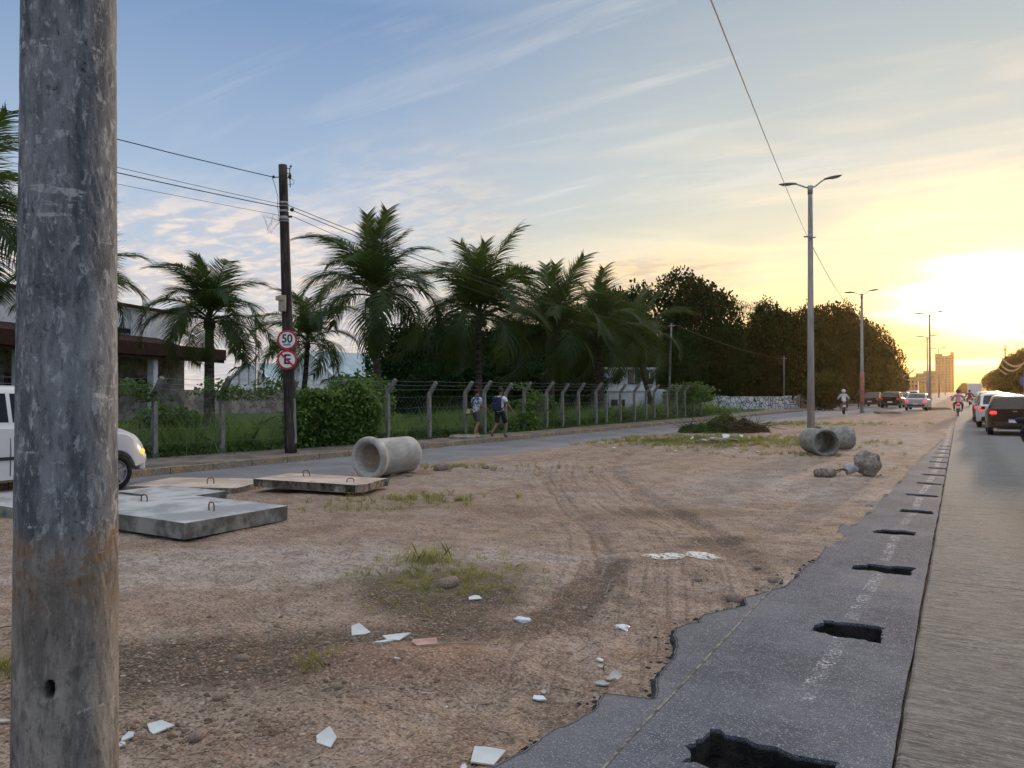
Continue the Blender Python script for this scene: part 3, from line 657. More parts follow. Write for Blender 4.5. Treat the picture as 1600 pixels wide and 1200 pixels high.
# positions from the picture: near right corner etc.
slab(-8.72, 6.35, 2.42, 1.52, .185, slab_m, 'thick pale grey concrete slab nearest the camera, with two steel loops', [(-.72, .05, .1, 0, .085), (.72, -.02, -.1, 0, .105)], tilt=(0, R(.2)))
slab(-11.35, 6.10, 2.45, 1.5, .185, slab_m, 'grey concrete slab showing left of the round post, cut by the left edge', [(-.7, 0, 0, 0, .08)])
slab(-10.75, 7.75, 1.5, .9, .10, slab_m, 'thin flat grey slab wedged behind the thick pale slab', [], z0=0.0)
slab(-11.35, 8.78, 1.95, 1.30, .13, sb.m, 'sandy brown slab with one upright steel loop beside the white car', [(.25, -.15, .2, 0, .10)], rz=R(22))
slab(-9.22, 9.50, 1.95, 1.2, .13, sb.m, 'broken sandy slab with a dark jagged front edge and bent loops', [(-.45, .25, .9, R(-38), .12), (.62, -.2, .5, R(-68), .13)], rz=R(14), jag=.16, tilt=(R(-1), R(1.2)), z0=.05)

# ------------------------------------------------------------------ concrete pipes
def pipe(loc, ang, L, r, wall, bell, label, tilt=0.0, mat=conc):
    t = thing('concrete_pipe', label, 'concrete pipe', (loc[0], loc[1], gz(*loc) - .02), -ang, 'concrete drainage pipes on the dirt')
    b = bell; mb = MB(); R1 = r + b
    prof = [(r - wall + .035, .0), (R1 - .03, 0), (R1 - .01, .012), (R1, .035), (R1, .085), (R1 - .012, .12), (r + .012, .17), (r, .22), (r, L * .5), (r, L - .03), (r - .02, L), (r - wall + .02, L), (r - wall, L - .03), (r - wall, L * .5), (r - wall, .09), (r - wall + .015, .07), (r - wall + .03, .03)]
    P2 = []
    for (a, c_), (a2, c2) in zip(prof, prof[1:] + prof[:1]):
        k = 8 if abs(c2 - c_) > .3 else 1
        P2 += [(a + (a2 - a) * i / k, c_ + (c2 - c_) * i / k) for i in range(k)]
    mb.lathe(P2, 64, (0, 0, R1), 'Y', closed=True)
    me = recalc(mb.mesh('pipe_shell')); o = link('pipe_shell', me, mat, t, True); return t
pm = Mat('pipe_concrete'); P = pm.pos((1, .5, 1), True); n1 = pm.noise(P, 4, 7, .65, .4); n2 = pm.noise(P, 30, 5, .7); n3 = pm.noise(pm.pos((1, 6, 1), True), 6, 4)
c = pm.mix(pm.rng(n1, .35, .65), (.30, .29, .27), (.47, .45, .42)); c = pm.mix(pm.mth('MULTIPLY', pm.rng(n3, .55, .7), .3), c, (.20, .20, .19)); c = pm.mix(pm.mth('MULTIPLY', pm.rng(n1, .58, .68), .6), c, (.52, .50, .47)); c = pm.mix(pm.mth('MULTIPLY', pm.rng(n2, .62, .72), .6), c, (.13, .125, .12)); pm.col(c, .88, .2); pm.bump(n2, .6, .006)
px_, py_ = gp(574, 748); pipe((px_, py_), R(0), 1.28, .365, .085, .055, 'pale concrete pipe lying open-end-on near the slabs', mat=pm.m)
g2m = mottled('greenish_concrete', (.20, .20, .175), (.32, .32, .285), 5, .88, .2, .5, .01, c=(.13, .135, .12))
px_, py_ = gp(1291, 713); pipe((px_, py_), -(YAW - R(2)), 1.15, .335, .055, .03, 'greenish concrete pipe by the tall street lamp, mouth facing the camera', mat=g2m)
px_, py_ = gp(1314, 710); pipe(at(1277, 21.75), -(YAW - R(84)), .98, .33, .055, .03, 'second greenish concrete pipe tucked behind the first, mouth hidden', mat=g2m)

def rock_mesh(r, seed, sq=(1, 1, .7), n=3, amp=.3):
    bm = bmesh.new(); bmesh.ops.create_icosphere(bm, subdivisions=n, radius=1)
    for v in bm.verts:
        p = v.co.copy(); k = 1 + amp * float(fbm(p.x * 1.3 + seed * 3.1 + p.z, p.y * 1.3 + p.z * .7, 1.0, 3, seed))
        q = max(abs(p.x), abs(p.y), abs(p.z)) ** .5
        v.co = Vector((p.x * sq[0], p.y * sq[1], p.z * sq[2])) * r * k / max(q, .6) * .85
    me = bpy.data.meshes.new('rock'); bm.to_mesh(me); bm.free(); return me
# ------------------------------------------------------------------ broken lamp footing
x, y = gp(1355, 746); t = thing('broken_footing', 'broken pole stump still stuck in its rough concrete lump, lying on the dirt', 'concrete debris', (x, y, gz(x, y)))
me = rock_mesh(.29, 5, (.95, .9, .95), 4, .35); link('footing_lump', me, conc_d, t, True, loc=(0, 0, .22))
mb = MB(); d = Vector((-cY, -sY, 0)) ; mb.tube([Vector((0, 0, .2)) + d * .1, Vector((0, 0, .12)) + d * .42], [.095, .105], 20); mb.build('pole_stump', conc_w, t, True)
mb = MB()
for k in range(5): mb.tube([Vector((0, .03 * k - .06, .10)) + d * .36, Vector((0, .04 * k - .07, .12 + .02 * (k % 2))) + d * .5, Vector((0, .02 * k - .06, .09)) + d * .68], .007, 6)
mb.build('reinforcement', rust, t, True)
x, y = gp(1289, 747); t = thing('broken_pole_piece', 'short broken piece of round pole with bare rusty steel at its end', 'concrete debris', (x, y, gz(x, y)))
mb = MB(); mb.tube([d * .20 + Vector((0, 0, .085)), d * .12 + Vector((0, 0, .09)), -d * .12 + Vector((0, 0, .09)), -d * .19 + Vector((0, 0, .1))], [.075, .09, .085, .07], 16); mb.build('pole_fragment', conc_d, t, True)
mb = MB()
for k in range(4): mb.tube([Vector((0, .03 * k - .05, .09)) - d * .15, Vector((0, .05 * k - .07, .12)) - d * .3], .006, 6)
mb.build('reinforcement', rust, t, True)

# ------------------------------------------------------------------ fence
t_f = thing('perimeter_fence', 'concrete post fence with angled tops and barbed wire along the left pavement', 'fence', (0, 0, 0))
def on_fence(u):
    lo, hi = 5.0, 140.0
    for _ in range(50):
        z = (lo + hi) / 2; x, y = at(u, z)
        if x > Fx(y): lo = z
        else: hi = z
    return at(u, z)
us = [120, 242, 347, 452, 530, 606, 671, 727, 757, 790, 819, 854, 879, 904, 931, 947, 969, 991, 1009, 1022, 1042, 1057, 1070, 1083, 1095]
fp = [on_fence(u) for u in us]; fp = [(fp[0][0] + .3, fp[0][1] - 4.6), (fp[0][0] + .2, fp[0][1] - 2.3)] + fp
for i, (x, y) in enumerate(fp):
    mb = MB(); h = 1.48 + .04 * sin(i * 2.1); a = random.uniform(-.03, .03); w = .062
    P0 = [(0, -.1), (a * .3, h), (.30 + a, h + .40)]
    if us[max(0, i - 2)] in (947,): P0 = P0[:2]
    for (x0, z0), (x1, z1) in zip(P0[:-1], P0[1:]):
        nrm = Vector((z1 - z0, 0, -(x1 - x0))).normalized() * w
        vs = []
        for (xx, zz, kk) in ((x0, z0, 1), (x1, z1, .85)):
            for s, q in ((-1, -1), (1, -1), (1, 1), (-1, 1)): vs.append((xx + nrm.x * s * kk, q * w * kk, zz + nrm.z * s * kk))
        mb.add(vs, [(0, 1, 2, 3), (7, 6, 5, 4), (0, 4, 5, 1), (1, 5, 6, 2), (2, 6, 7, 3), (3, 7, 4, 0)])
    me = bevel(recalc(mb.mesh('post')), .008, 1); link('post', me, post_m, t_f, loc=(x, y, .12))
mb = MB()
for k, (ox, hz_) in enumerate([(0, .35), (0, .7), (0, 1.05), (0, 1.40), (.1, 1.62), (.2, 1.75), (.29, 1.87)]):
    pts = []
    for (x, y), (x2, y2) in zip(fp[:-1], fp[1:]):
        for s in range(4):
            q = s / 4; pts.append((x + (x2 - x) * q + ox, y + (y2 - y) * q, .12 + hz_ - .03 * sin(pi * q) + .02 * float(vnoise(x * 3 + q * 4, k))))
    mb.tube(pts, (.0028 if k < 4 else .0045), 4, cap=False)
mb.build('wire_strand', steel, t_f)
mb = MB()   # barbs and chain-link lines
for (x, y), (x2, y2) in zip(fp[:-1], fp[1:]):
    L = math.hypot(x2 - x, y2 - y)
    n = int(L / .16)
    for k in range(n):
        q = k / n; q2 = q + .5 / max(L, .1); 
        for (qa, qb) in ((q, min(q + 1.3 / L, 1)), (min(q + 1.3 / L, 1), q)):
            mb.tube([(x + (x2 - x) * qa, y + (y2 - y) * qa, .14), (x + (x2 - x) * qb, y + (y2 - y) * qb, 1.54)], .0014, 3, cap=False)
mb.build('chain_link', steel, t_f)

# ------------------------------------------------------------------ foliage materials
def leafmat(name, a, b, c, trans=.35, tc_=None):
    m = Mat(name); r = m.N('ShaderNodeNewGeometry').outputs['Random Per Island']; oi = m.N('ShaderNodeObjectInfo').outputs['Random']
    n = m.noise(m.pos((1, 1, 1)), .5, 3)
    cc = m.mix(r, a, b); cc = m.mix(m.rng(n, .4, .65), cc, c); m.col(cc, .8 if 'tree' in name else .55, .06 if 'tree' in name else .25)
    tb = m.N('ShaderNodeBsdfTranslucent'); m.set(tb.inputs[0], m.mix(.7, cc, tc_ or tuple(min(1, x * 1.6) for x in b)))
    mx = m.N('ShaderNodeMixShader'); mx.inputs[0].default_value = trans; m.l.new(m.b.outputs[0], mx.inputs[1]); m.l.new(tb.outputs[0], mx.inputs[2]); m.l.new(mx.outputs[0], m.out.inputs[0])
    return m.m
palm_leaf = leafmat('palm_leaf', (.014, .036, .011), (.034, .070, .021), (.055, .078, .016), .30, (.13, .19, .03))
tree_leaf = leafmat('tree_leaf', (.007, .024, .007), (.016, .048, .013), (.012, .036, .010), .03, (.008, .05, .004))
tree_leaf_warm = leafmat('tree_leaf_warm', (.018, .040, .010), (.046, .078, .018), (.035, .050, .014), .16, (.07, .12, .015))  # warmer, lighter copy of the tree leaf, sunlit tone put into the colour
dry_leaf = leafmat('dry_leaf', (.09, .06, .035), (.17, .12, .06), (.07, .06, .03), .25)
creeper_leaf = leafmat('creeper_leaf', (.075, .15, .03), (.15, .26, .06), (.055, .115, .026), .35, (.18, .26, .05))
weed_leaf = leafmat('weed_leaf', (.06, .115, .028), (.11, .18, .045), (.045, .085, .022), .35)
grass_leaf = leafmat('grass_leaf', (.16, .19, .045), (.30, .29, .09), (.14, .18, .045), .35)
bark = mottled('bark', (.045, .035, .028), (.12, .095, .075), 5, .95, .1, .8, .03, stretch=(1, 1, .4))
palm_bark = mottled('palm_bark', (.05, .042, .035), (.13, .11, .09), 4, .95, .1, .6, .02, stretch=(1, 1, 3.0))
coco = flat('coconut', (.10, .085, .03), .6)

# ------------------------------------------------------------------ palms
def frond_mesh(i, L=4.3, droop=1.0, n=60):
    """midrib along +X rising then drooping; leaflets both sides"""
    mb = MB(); S = 22; P = []; ang = R(8); x = z = 0.0
    for k in range(S + 1):
        q = k / S; P.append(Vector((x, .08 * sin(q * 3 + i), z))); a = ang - droop * (q ** 1.5) * R(98)
        x += cos(a) * L / S; z += sin(a) * L / S
    mb.tube(P, [.035 * (1 - .86 * k / S) + .004 for k in range(S + 1)], 5)
    r = random.Random(i * 17 + 3)
    for k in range(n):
        q = .13 + .87 * k / (n - 1); f = q * S; j = min(int(f), S - 1); p = P[j].lerp(P[j + 1], f - j); t = (P[j + 1] - P[j]).normalized()
        up = Vector((-t.z, 0, t.x)); ln = (1.28 * math.sin(min(1, q * 1.15) ** .55 * pi * .86) + .14) * L / 3.6
        for s in (-1, 1):
            if r.random() < .05: continue
            l = ln * r.uniform(.7, 1.15); fw = .35 + .75 * q; d0 = (Vector((0, s, 0)) + t * fw + up * r.uniform(-.05, .30)).normalized()
            w = .0175 * L / 3.6; pts = []; pp = p.copy(); dd = d0.copy(); sg = r.uniform(.6, 1.5)
            side = t.cross(d0).cross(d0).normalized() if t.cross(d0).length > .01 else up
            for m_ in range(5):
                ww = w * (.75, 1.0, .85, .5, .06)[m_]; wd = (t - dd * t.dot(dd)).normalized() * ww
                pts += [pp + wd, pp - wd]
                pp = pp + dd * l / 4; dd = (dd + Vector((0, 0, -1)) * .42 * sg * (.5 + .35 * m_)).normalized()
            mb.add(pts, [(2 * m_, 2 * m_ + 1, 2 * m_ + 3, 2 * m_ + 2) for m_ in range(4)])
    return mb.mesh('frond')
FR = [frond_mesh(i, 3.6, d, n) for i, (d, n) in enumerate([(.45, 78), (.9, 82), (1.15, 82), (1.35, 80), (1.55, 78), (1.8, 74)])]
for f in FR: f.materials.append(palm_leaf)
def palm(label, u, z, vcrown, size, lean=(0, 0), nf=24, seed=0, cocos=6, fat=1.0, dr=0, vtop=None):
    x, y = at(u, z); g = gz(x, y); hc = ht(vcrown, z) - g; r = random.Random(seed)
    t = thing('palm_tree', label, 'palm tree', (x, y, g), 0, 'coconut palms behind the fence')
    S = 16; C = [Vector((lean[0] * (1 - (k / S)) ** 1.6, lean[1] * (1 - (k / S)) ** 1.6, hc * k / S)) for k in range(S + 1)]
    C2 = []; rr = []
    for k in range(S * 4 + 1):
        q = k / (S * 4); f = q * S; j = min(int(f), S - 1); C2.append(C[j].lerp(C[j + 1], f - j)); rr.append((.17 - .05 * q + .09 * math.exp(-q * 16) + .006 * (k % 2) + (.05 if q > .93 else 0)) * fat)
    C2[0].z = -.2
    mb = MB(); mb.tube(C2, rr, 12); mb.build('trunk', palm_bark, t, True)
    for k in range(nf):
        q = k / (nf - 1); el = R(84) - q * R(100) + r.uniform(-.1, .1); az = k * 2.39996 + r.uniform(-.25, .25) + seed
        idx = min(5, max(0, int(q * 5.2 + r.uniform(-.5, .8)) + dr)); s = size * r.uniform(.88, 1.08) * (1.0 if q > .12 else .85)
        Mx = Matrix.Rotation(az, 4, 'Z') @ Matrix.Rotation(-el, 4, 'Y') @ Matrix.Rotation(r.uniform(-.5, .5), 4, 'X')
        o = link('frond', FR[idx], None, t); o.matrix_local = Matrix.Translation(C2[-1] + Vector((0, 0, .1 - q * .15))) @ Mx @ Matrix.Scale(s, 4)
    for k in range(cocos):
        a = k * 1.9 + seed; mb = MB(); mb.ell((0, 0, 0), (.11, .11, .14), 10, 7); mb.build('coconut', coco, t, True, loc=C2[-1] + Vector((cos(a) * .26, sin(a) * .26, -.22 - .12 * (k % 2))))
    return t
palm('coconut palm whose fronds enter from the left picture edge', -75, 17, 345, .80, seed=1, cocos=0)
palm('palm whose crown is mostly hidden behind the near round post', 118, 21, 455, .66, nf=17, seed=8, cocos=3)
palm('low bushy palm with yellow-green crown in front of the long low building', 327, 23.5, 500, .68, seed=3, nf=24, cocos=0, fat=1.0)
palm('small thin palm just right of the dark utility pole', 480, 34, 535, .82, seed=4, nf=18, cocos=0, fat=.8, lean=(-.5, 0))
palm('tall coconut palm with slim bare trunk, left of the two tallest', 585, 30, 462, .98, seed=15, nf=24, cocos=8, lean=(.35, 0))
palm('tallest coconut palm in the middle, above the two walkers', 748, 34, 494, 1.13, seed=6, nf=25, cocos=8)
palm('ragged coconut palm right of the tallest one, with upright top fronds', 862, 38, 520, 1.12, seed=9, nf=24, cocos=4)
palm('thick-trunked drooping palm left of the small white house', 934, 41, 528, 1.05, seed=12, nf=22, cocos=3, fat=2.2)
palm('leaning palm rising in front of the small white house', 996, 46, 532, 1.05, seed=14, nf=17, cocos=2, dr=0, lean=(.9, 1.0), fat=.9)

# ------------------------------------------------------------------ broadleaf trees
def crown_mesh(name, seed, lobes, n, leaf, mat, squash=.8, asp=.6):
    r = np.random.default_rng(seed); P = []
    tot = sum(l[3] ** 2 for l in lobes)
    for (cx, cy, cz, rad) in lobes:
        k = int(n * rad ** 2 / tot); d = r.normal(size=(k, 3)); d /= np.linalg.norm(d, axis=1)[:, None]
        q = 1 + .26 * fbm(d[:, 0] * 2 + cx * 3, d[:, 1] * 2 + d[:, 2] * 2 + cz, 1.6, 3, seed)
        rr = rad * q * (1 - np.abs(r.normal(0, .13, k))) + r.uniform(-.03, .05, k) * rad
        p = d * rr[:, None]; p[:, 2] *= squash; p += np.array([cx, cy, cz]); 
        cl = fbm(p[:, 0] + p[:, 2] * .6, p[:, 1] + p[:, 2] * .8, 3.2 / 1.0, 2, seed + 5); keep = (cl > -.22) | (r.uniform(size=k) < .35); P.append(p[keep])
    P = np.concatenate(P); return leaf_quads(name, P, leaf, asp)
def lobes_for(seed, nl, spread=.55, flat=.6, rad=(.32, .5)):
    r = random.Random(seed); out = [(0, 0, .55, .55)]
    for i in range(nl):
        a = i * 2.4 + r.random(); q = spread * math.sqrt((i + .6) / nl)
        out.append((cos(a) * q, sin(a) * q, .45 + r.uniform(-.25, .35) * flat - q * .12, r.uniform(*rad)))
    return out
CR = [crown_mesh('crown', 21 + i, lobes_for(i, 12 + i) + [(.5 * cos(a), .5 * sin(a), .02, .36) for a in (0.5 + i, 2.6 + i, 4.7 + i)] + [(0, 0, .05, .45)], 26000, .019, None) for i in range(4)]
CRB = crown_mesh('crown', 40, [(-.62, 0, .30, .36), (-.36, 0, .46, .42), (.0, 0, .52, .46), (.38, .05, .46, .44), (.56, -.1, .24, .36), (.2, -.15, .48, .42), (-.55, -.1, .0, .30), (.5, -.1, .0, .34), (0, -.2, .08, .46), (.25, -.2, .0, .42)], 48000, .0135, None, .85)
def trunk_mesh(seed, h, r0, spread, nb=7):
    r = random.Random(seed); mb = MB(); top = Vector((r.uniform(-.1, .1), r.uniform(-.1, .1), h * .55))
    mb.tube([(0, 0, -.3), (0, 0, h * .06), top * .5, top], [r0 * 1.5, r0, r0 * .85, r0 * .65], 10)
    for i in range(nb):
        a = i * 2.4 + r.random(); d = Vector((cos(a), sin(a), .9)).normalized(); L = spread * r.uniform(.6, 1.0); p0 = top * r.uniform(.75, 1)
        p1 = p0 + d * L * .5 + Vector((0, 0, .1 * L)); p2 = p1 + (d + Vector((r.uniform(-.4, .4), r.uniform(-.4, .4), .1))) * L * .5
        mb.tube([p0, p1, p2], [r0 * .45, r0 * .28, r0 * .08], 6)
        for k in range(2):
            p3 = p1 + Vector((r.uniform(-.5, .5), r.uniform(-.5, .5), r.uniform(.1, .5))) * L; mb.tube([p1, p3], [r0 * .2, r0 * .05], 5)
    return mb.mesh('trunk')
def tree(label, u, z, vtop, wpx, crown, mat, base=None, group='trees behind the wall', name='tree', hb=.22, cat='tree', shift=0, rz=None, xy=None):
    x, y = xy or at(u, z); g = gz(x, y); H_ = ht(vtop, z) - g; w = wpx / F * z / 2
    t = thing(name, label, cat, (x, y, g), 0, group)
    tm = trunk_mesh(int(u), H_, .022 * H_ + .05, w * .9); link('trunk', tm, bark, t, True)
    me = crown
    if me.materials and me.materials[0] != mat or not me.materials:
        me = crown.copy(); me.materials.clear(); me.materials.append(mat)
    co_ = np.empty(len(me.vertices) * 3); me.vertices.foreach_get('co', co_); co_ = co_.reshape(-1, 3); zt_ = np.percentile(co_[:, 2], 99.6); xw_ = np.percentile(np.abs(co_[:, 0]), 98.5)
    zb = H_ * hb; zs = (H_ - zb) / zt_; w = w * .92 / xw_
    o = link('crown', me, None, t, loc=(shift, 0, zb), scale=(w / .92, w / .92, zs)); o.rotation_euler.z = (u * .37) % 6.28 if rz is None else rz
    return t
tree('big dark dome-topped tree above the white wall', 1056, 84, 433, 212, CRB, tree_leaf, hb=.02, rz=YAW)
MX = {}
def cm(i, mat):
    k = (i, mat.name)
    if k not in MX:
        me = CR[i].copy(); me.materials.append(mat); MX[k] = me
    return MX[k]
for i, (u, z, vt, w, c, mt, lb) in enumerate([
    (965, 92, 458, 110, 0, 0, 'dark tree filling the gap left of the big domed tree'),
    (1170, 90, 520, 90, 1, 0, 'low dark tree right of the big domed tree, under the bare one'),
    (1205, 86, 482, 95, 2, 0, 'dark tree behind the wall, above its right end'),
    (1255, 88, 494, 90, 3, 0, 'dark tree just left of the tall near street lamp'),
    (1303, 96, 480, 120, 0, 0, 'broad dark tree just right of the tall near street lamp'),
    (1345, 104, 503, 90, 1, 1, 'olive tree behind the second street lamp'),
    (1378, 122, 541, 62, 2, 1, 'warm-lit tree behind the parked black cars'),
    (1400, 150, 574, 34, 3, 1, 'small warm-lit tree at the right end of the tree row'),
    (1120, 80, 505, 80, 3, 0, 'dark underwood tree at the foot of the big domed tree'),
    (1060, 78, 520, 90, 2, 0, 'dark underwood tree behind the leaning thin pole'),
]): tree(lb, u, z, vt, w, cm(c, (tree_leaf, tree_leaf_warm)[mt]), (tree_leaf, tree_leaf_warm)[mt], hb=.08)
for i, (u, z, vt, w, lb) in enumerate([
    (640, 56, 508, 130, 'dark bushy tree filling the gap between the two tallest palms'),
    (705, 60, 500, 120, 'dark bushy tree behind the tallest palm, left side'),
    (790, 58, 512, 130, 'dark bushy tree behind the tallest palm, right side'),
    (860, 64, 500, 130, 'dark bushy tree behind the ragged palm'),
    (925, 62, 505, 110, 'dark bushy tree behind the thick-trunked palm'),
    (1050, 64, 535, 90, 'dark bushy tree right of the small white house'),
    (748, 48, 560, 110, 'low dark shrub tree under the tallest palm'),
    (845, 50, 565, 110, 'low dark shrub tree under the ragged palm'),
    (910, 52, 575, 70, 'low dark shrub tree beside the thick palm trunk'),
    (665, 46, 570, 80, 'low dark shrub tree left of the tallest palm trunk'),
]): tree(lb, u, z, vt, w, cm(i % 4, tree_leaf), tree_leaf, hb=.0, group='dark trees behind the palms')
LACY = crown_mesh('crown', 61, lobes_for(9, 13, .6, .8, (.22, .36)), 7000, .022, None, .8); LACY.materials.append(tree_leaf_warm)
for (u, z, vt, w, lb) in [(1195, 96, 470, 78, 'lacy thin-crowned tree rising behind the row, right of the bare tree'), (1262, 98, 476, 60, 'small lacy tree top left of the near street lamp'), (1322, 104, 474, 74, 'lacy thin-crowned tree between the first two street lamps'), (1362, 118, 512, 46, 'small lacy tree top right of the second street lamp')]: tree(lb, u, z, vt, w, LACY, tree_leaf_warm, hb=.45)
# bare tree
x, y = at(1163, 95); t = thing('bare_tree', 'nearly leafless tree with fine twigs beside the domed tree', 'tree', (x, y, gz(x, y)))
mb = MB(); r = random.Random(5); tips = []
def branch(p, d, L, rad, dep):
    q = p + d * L; mb.tube([p, p.lerp(q, .5) + Vector((r.uniform(-.05, .05), r.uniform(-.05, .05), 0)) * L, q], [rad, rad * .8, rad * .6], 5)
    if dep == 0: tips.append(q); return
    for k in range(3 if dep > 1 else 4): branch(q if k else p.lerp(q, .7), (d + Vector((r.uniform(-.75, .75), r.uniform(-.75, .75), r.uniform(-.1, .5)))).normalized(), L * r.uniform(.6, .85), rad * .55, dep - 1)
branch(Vector((0, 0, -.2)), Vector((0, 0, 1)), 6.2, .16, 0); branch(Vector((0, 0, 6)), Vector((.0, 0, 1)), 2.4, .12, 5); mb.build('branches', bark, t)
lp = np.array([q for q in tips for _ in range(2)]) + rng.normal(0, .12, (len(tips) * 2, 3)); link('sparse_leaves', leaf_quads('sparse_leaves', lp, .07), dry_leaf, t)
# trees on the right of the road and the far one
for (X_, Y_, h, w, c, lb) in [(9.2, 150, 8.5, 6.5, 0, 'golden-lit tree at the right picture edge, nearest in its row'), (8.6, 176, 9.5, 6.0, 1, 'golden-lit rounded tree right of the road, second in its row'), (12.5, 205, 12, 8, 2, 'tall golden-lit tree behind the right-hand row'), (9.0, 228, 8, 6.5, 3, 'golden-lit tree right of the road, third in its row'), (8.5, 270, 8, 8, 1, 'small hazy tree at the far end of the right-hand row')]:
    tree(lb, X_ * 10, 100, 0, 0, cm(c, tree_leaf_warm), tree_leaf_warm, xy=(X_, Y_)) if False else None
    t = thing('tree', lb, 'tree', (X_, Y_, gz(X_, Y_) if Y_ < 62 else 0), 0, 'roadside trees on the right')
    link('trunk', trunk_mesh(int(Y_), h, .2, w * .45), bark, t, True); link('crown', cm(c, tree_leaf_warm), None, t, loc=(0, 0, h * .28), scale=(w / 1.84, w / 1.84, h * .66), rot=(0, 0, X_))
x, y = at(1509, 420); t = thing('tree', 'far rounded tree at the end of the road, under the sun', 'tree', (x, y, 0)); link('trunk', trunk_mesh(3, 6, .3, 4), bark, t, True); link('crown', cm(2, tree_leaf_warm), None, t, loc=(0, 0, -.5), scale=(5.5, 4.5, 6.6))

# ------------------------------------------------------------------ utility pole, signs, wires
px_, py_ = gp(455, 708, .14); PZ = 19.2; px_, py_ = at(455, PZ)
pole_m = mottled('tarred_pole', (.020, .016, .015), (.055, .042, .036), 6, .8, .25, .6, .01, stretch=(1, 1, .12), c=(.10, .075, .06))
t = thing('utility_pole', 'dark leaning utility pole on the left pavement carrying two round signs', 'utility pole', (px_, py_, .13))
Hp = ht(257, PZ) - .13; topx = (441 - 455) / F * PZ; lean = Vector((topx * cY, topx * sY, 0))
def pp(h): return lean * (h / Hp) + Vector((0, 0, h))
mb = MB(); mb.tube([pp(Hp * k / 20) + Vector((0, 0, -.1 if k == 0 else 0)) for k in range(21)], [.150 - .045 * k / 20 for k in range(21)], 20); mb.build('pole_shaft', pole_m, t, True)
rt = Vector((cY, sY, 0)); fw = Vector((-sY, cY, 0))
mb = MB()
for v, hh in ((317, .03), (322, .012), (330, .03), (341, .05), (346, .012)): 
    h = ht(v, PZ) - .13; mb.tube([pp(h - hh), pp(h + hh)], .118, 20)
mb.build('metal_band', steel, t, True)
mb = MB(); h = ht(300, PZ) - .13
mb.tube([pp(ht(262, PZ)-.13) + rt * .17, pp(ht(292, PZ)-.13) + rt * .17], .012, 6)
for v in (262, 270, 277): mb.tube([pp(ht(v, PZ)-.13), pp(ht(v, PZ)-.13) + rt * .2], .010, 6)
mb.ell(pp(ht(275, PZ)-.13) + rt * .17, (.045, .045, .07), 10, 6); mb.ell(pp(ht(259, PZ)-.13) + rt * .2, (.03, .03, .03), 8, 6)
mb.ell(pp(ht(327, PZ)-.13) + rt * .2, (.06, .05, .05), 10, 6); mb.tube([pp(ht(338, PZ)-.13), pp(ht(338, PZ)-.13) + rt * .19], .03, 8)
mb.tube([pp(ht(276, PZ)-.13), pp(ht(276, PZ)-.13) - rt * .26], .012, 6); mb.ell(pp(ht(275.5, PZ)-.13) - rt * .24, (.035, .035, .04), 8, 6)
mb.build('insulator', blackp, t, True)
mb = MB(); a = pp(ht(277, PZ)-.13) - rt * .27; b = pp(ht(320, PZ)-.13) - rt * .16
mb.tube([a, a.lerp(b, .3) + rt * .03, a.lerp(b, .7) + rt * .05, b, pp(ht(344, PZ)-.13) - rt * .13], .007, 5)
c_ = pp(ht(284, PZ)-.13) + rt * .19; mb.tube([pp(ht(276, PZ)-.13) + rt * .12, c_ + rt * .08 + Vector((0, 0, .05)), c_ + rt * .08 - Vector((0, 0, .04)), c_ - rt * .06 - Vector((0, 0, .06))], .006, 5)
mb.build('jumper_cable', wire_m, t, True)
cream = flat('junction_box_paint', (.33, .30, .24), .6)
mb = MB(); h = ht(475, PZ) - .13; mb.box(pp(h) - rt * .06 - fw * .16, (.17, .13, .40), YAW); mb.box(pp(h + .12) - rt * .10 - fw * .19, (.22, .14, .10), YAW + .2)
me = bevel(mb.mesh('junction_box'), .012); link('junction_box', me, cream, t)
mb = MB(); 
for k in range(9):
    r_ = random.Random(k); a = pp(ht(345, PZ)-.13) - rt * .1; mb.tube([a, a - rt * r_.uniform(.1, .5) + Vector((0, 0, r_.uniform(-.3, .25))), a - rt * r_.uniform(.2, .4) + Vector((0, 0, r_.uniform(-.35, .0)))], .003, 4)
mb.build('loose_wire', wire_m, t)
palewash = flat('limewash', (.20, .20, .21), .9)
mb = MB()
for k in range(8):
    h0 = .25 + k * .14; a0 = -.35; N = 8
    ring = lambda h: [pp(h) + rt * (.1505 - .045 * h / Hp + .004) * cos(a0 + j * .14 + .1 * sin(h * 9)) - fw * (.1505 - .045 * h / Hp + .004) * sin(a0 + j * .14 + .1 * sin(h * 9)) for j in range(N)]
    mb.add(ring(h0) + ring(h0 + .14), [(j, j + 1, N + j + 1, N + j) for j in range(N - 1)])
mb.build('paint_patch', palewash, t, True)

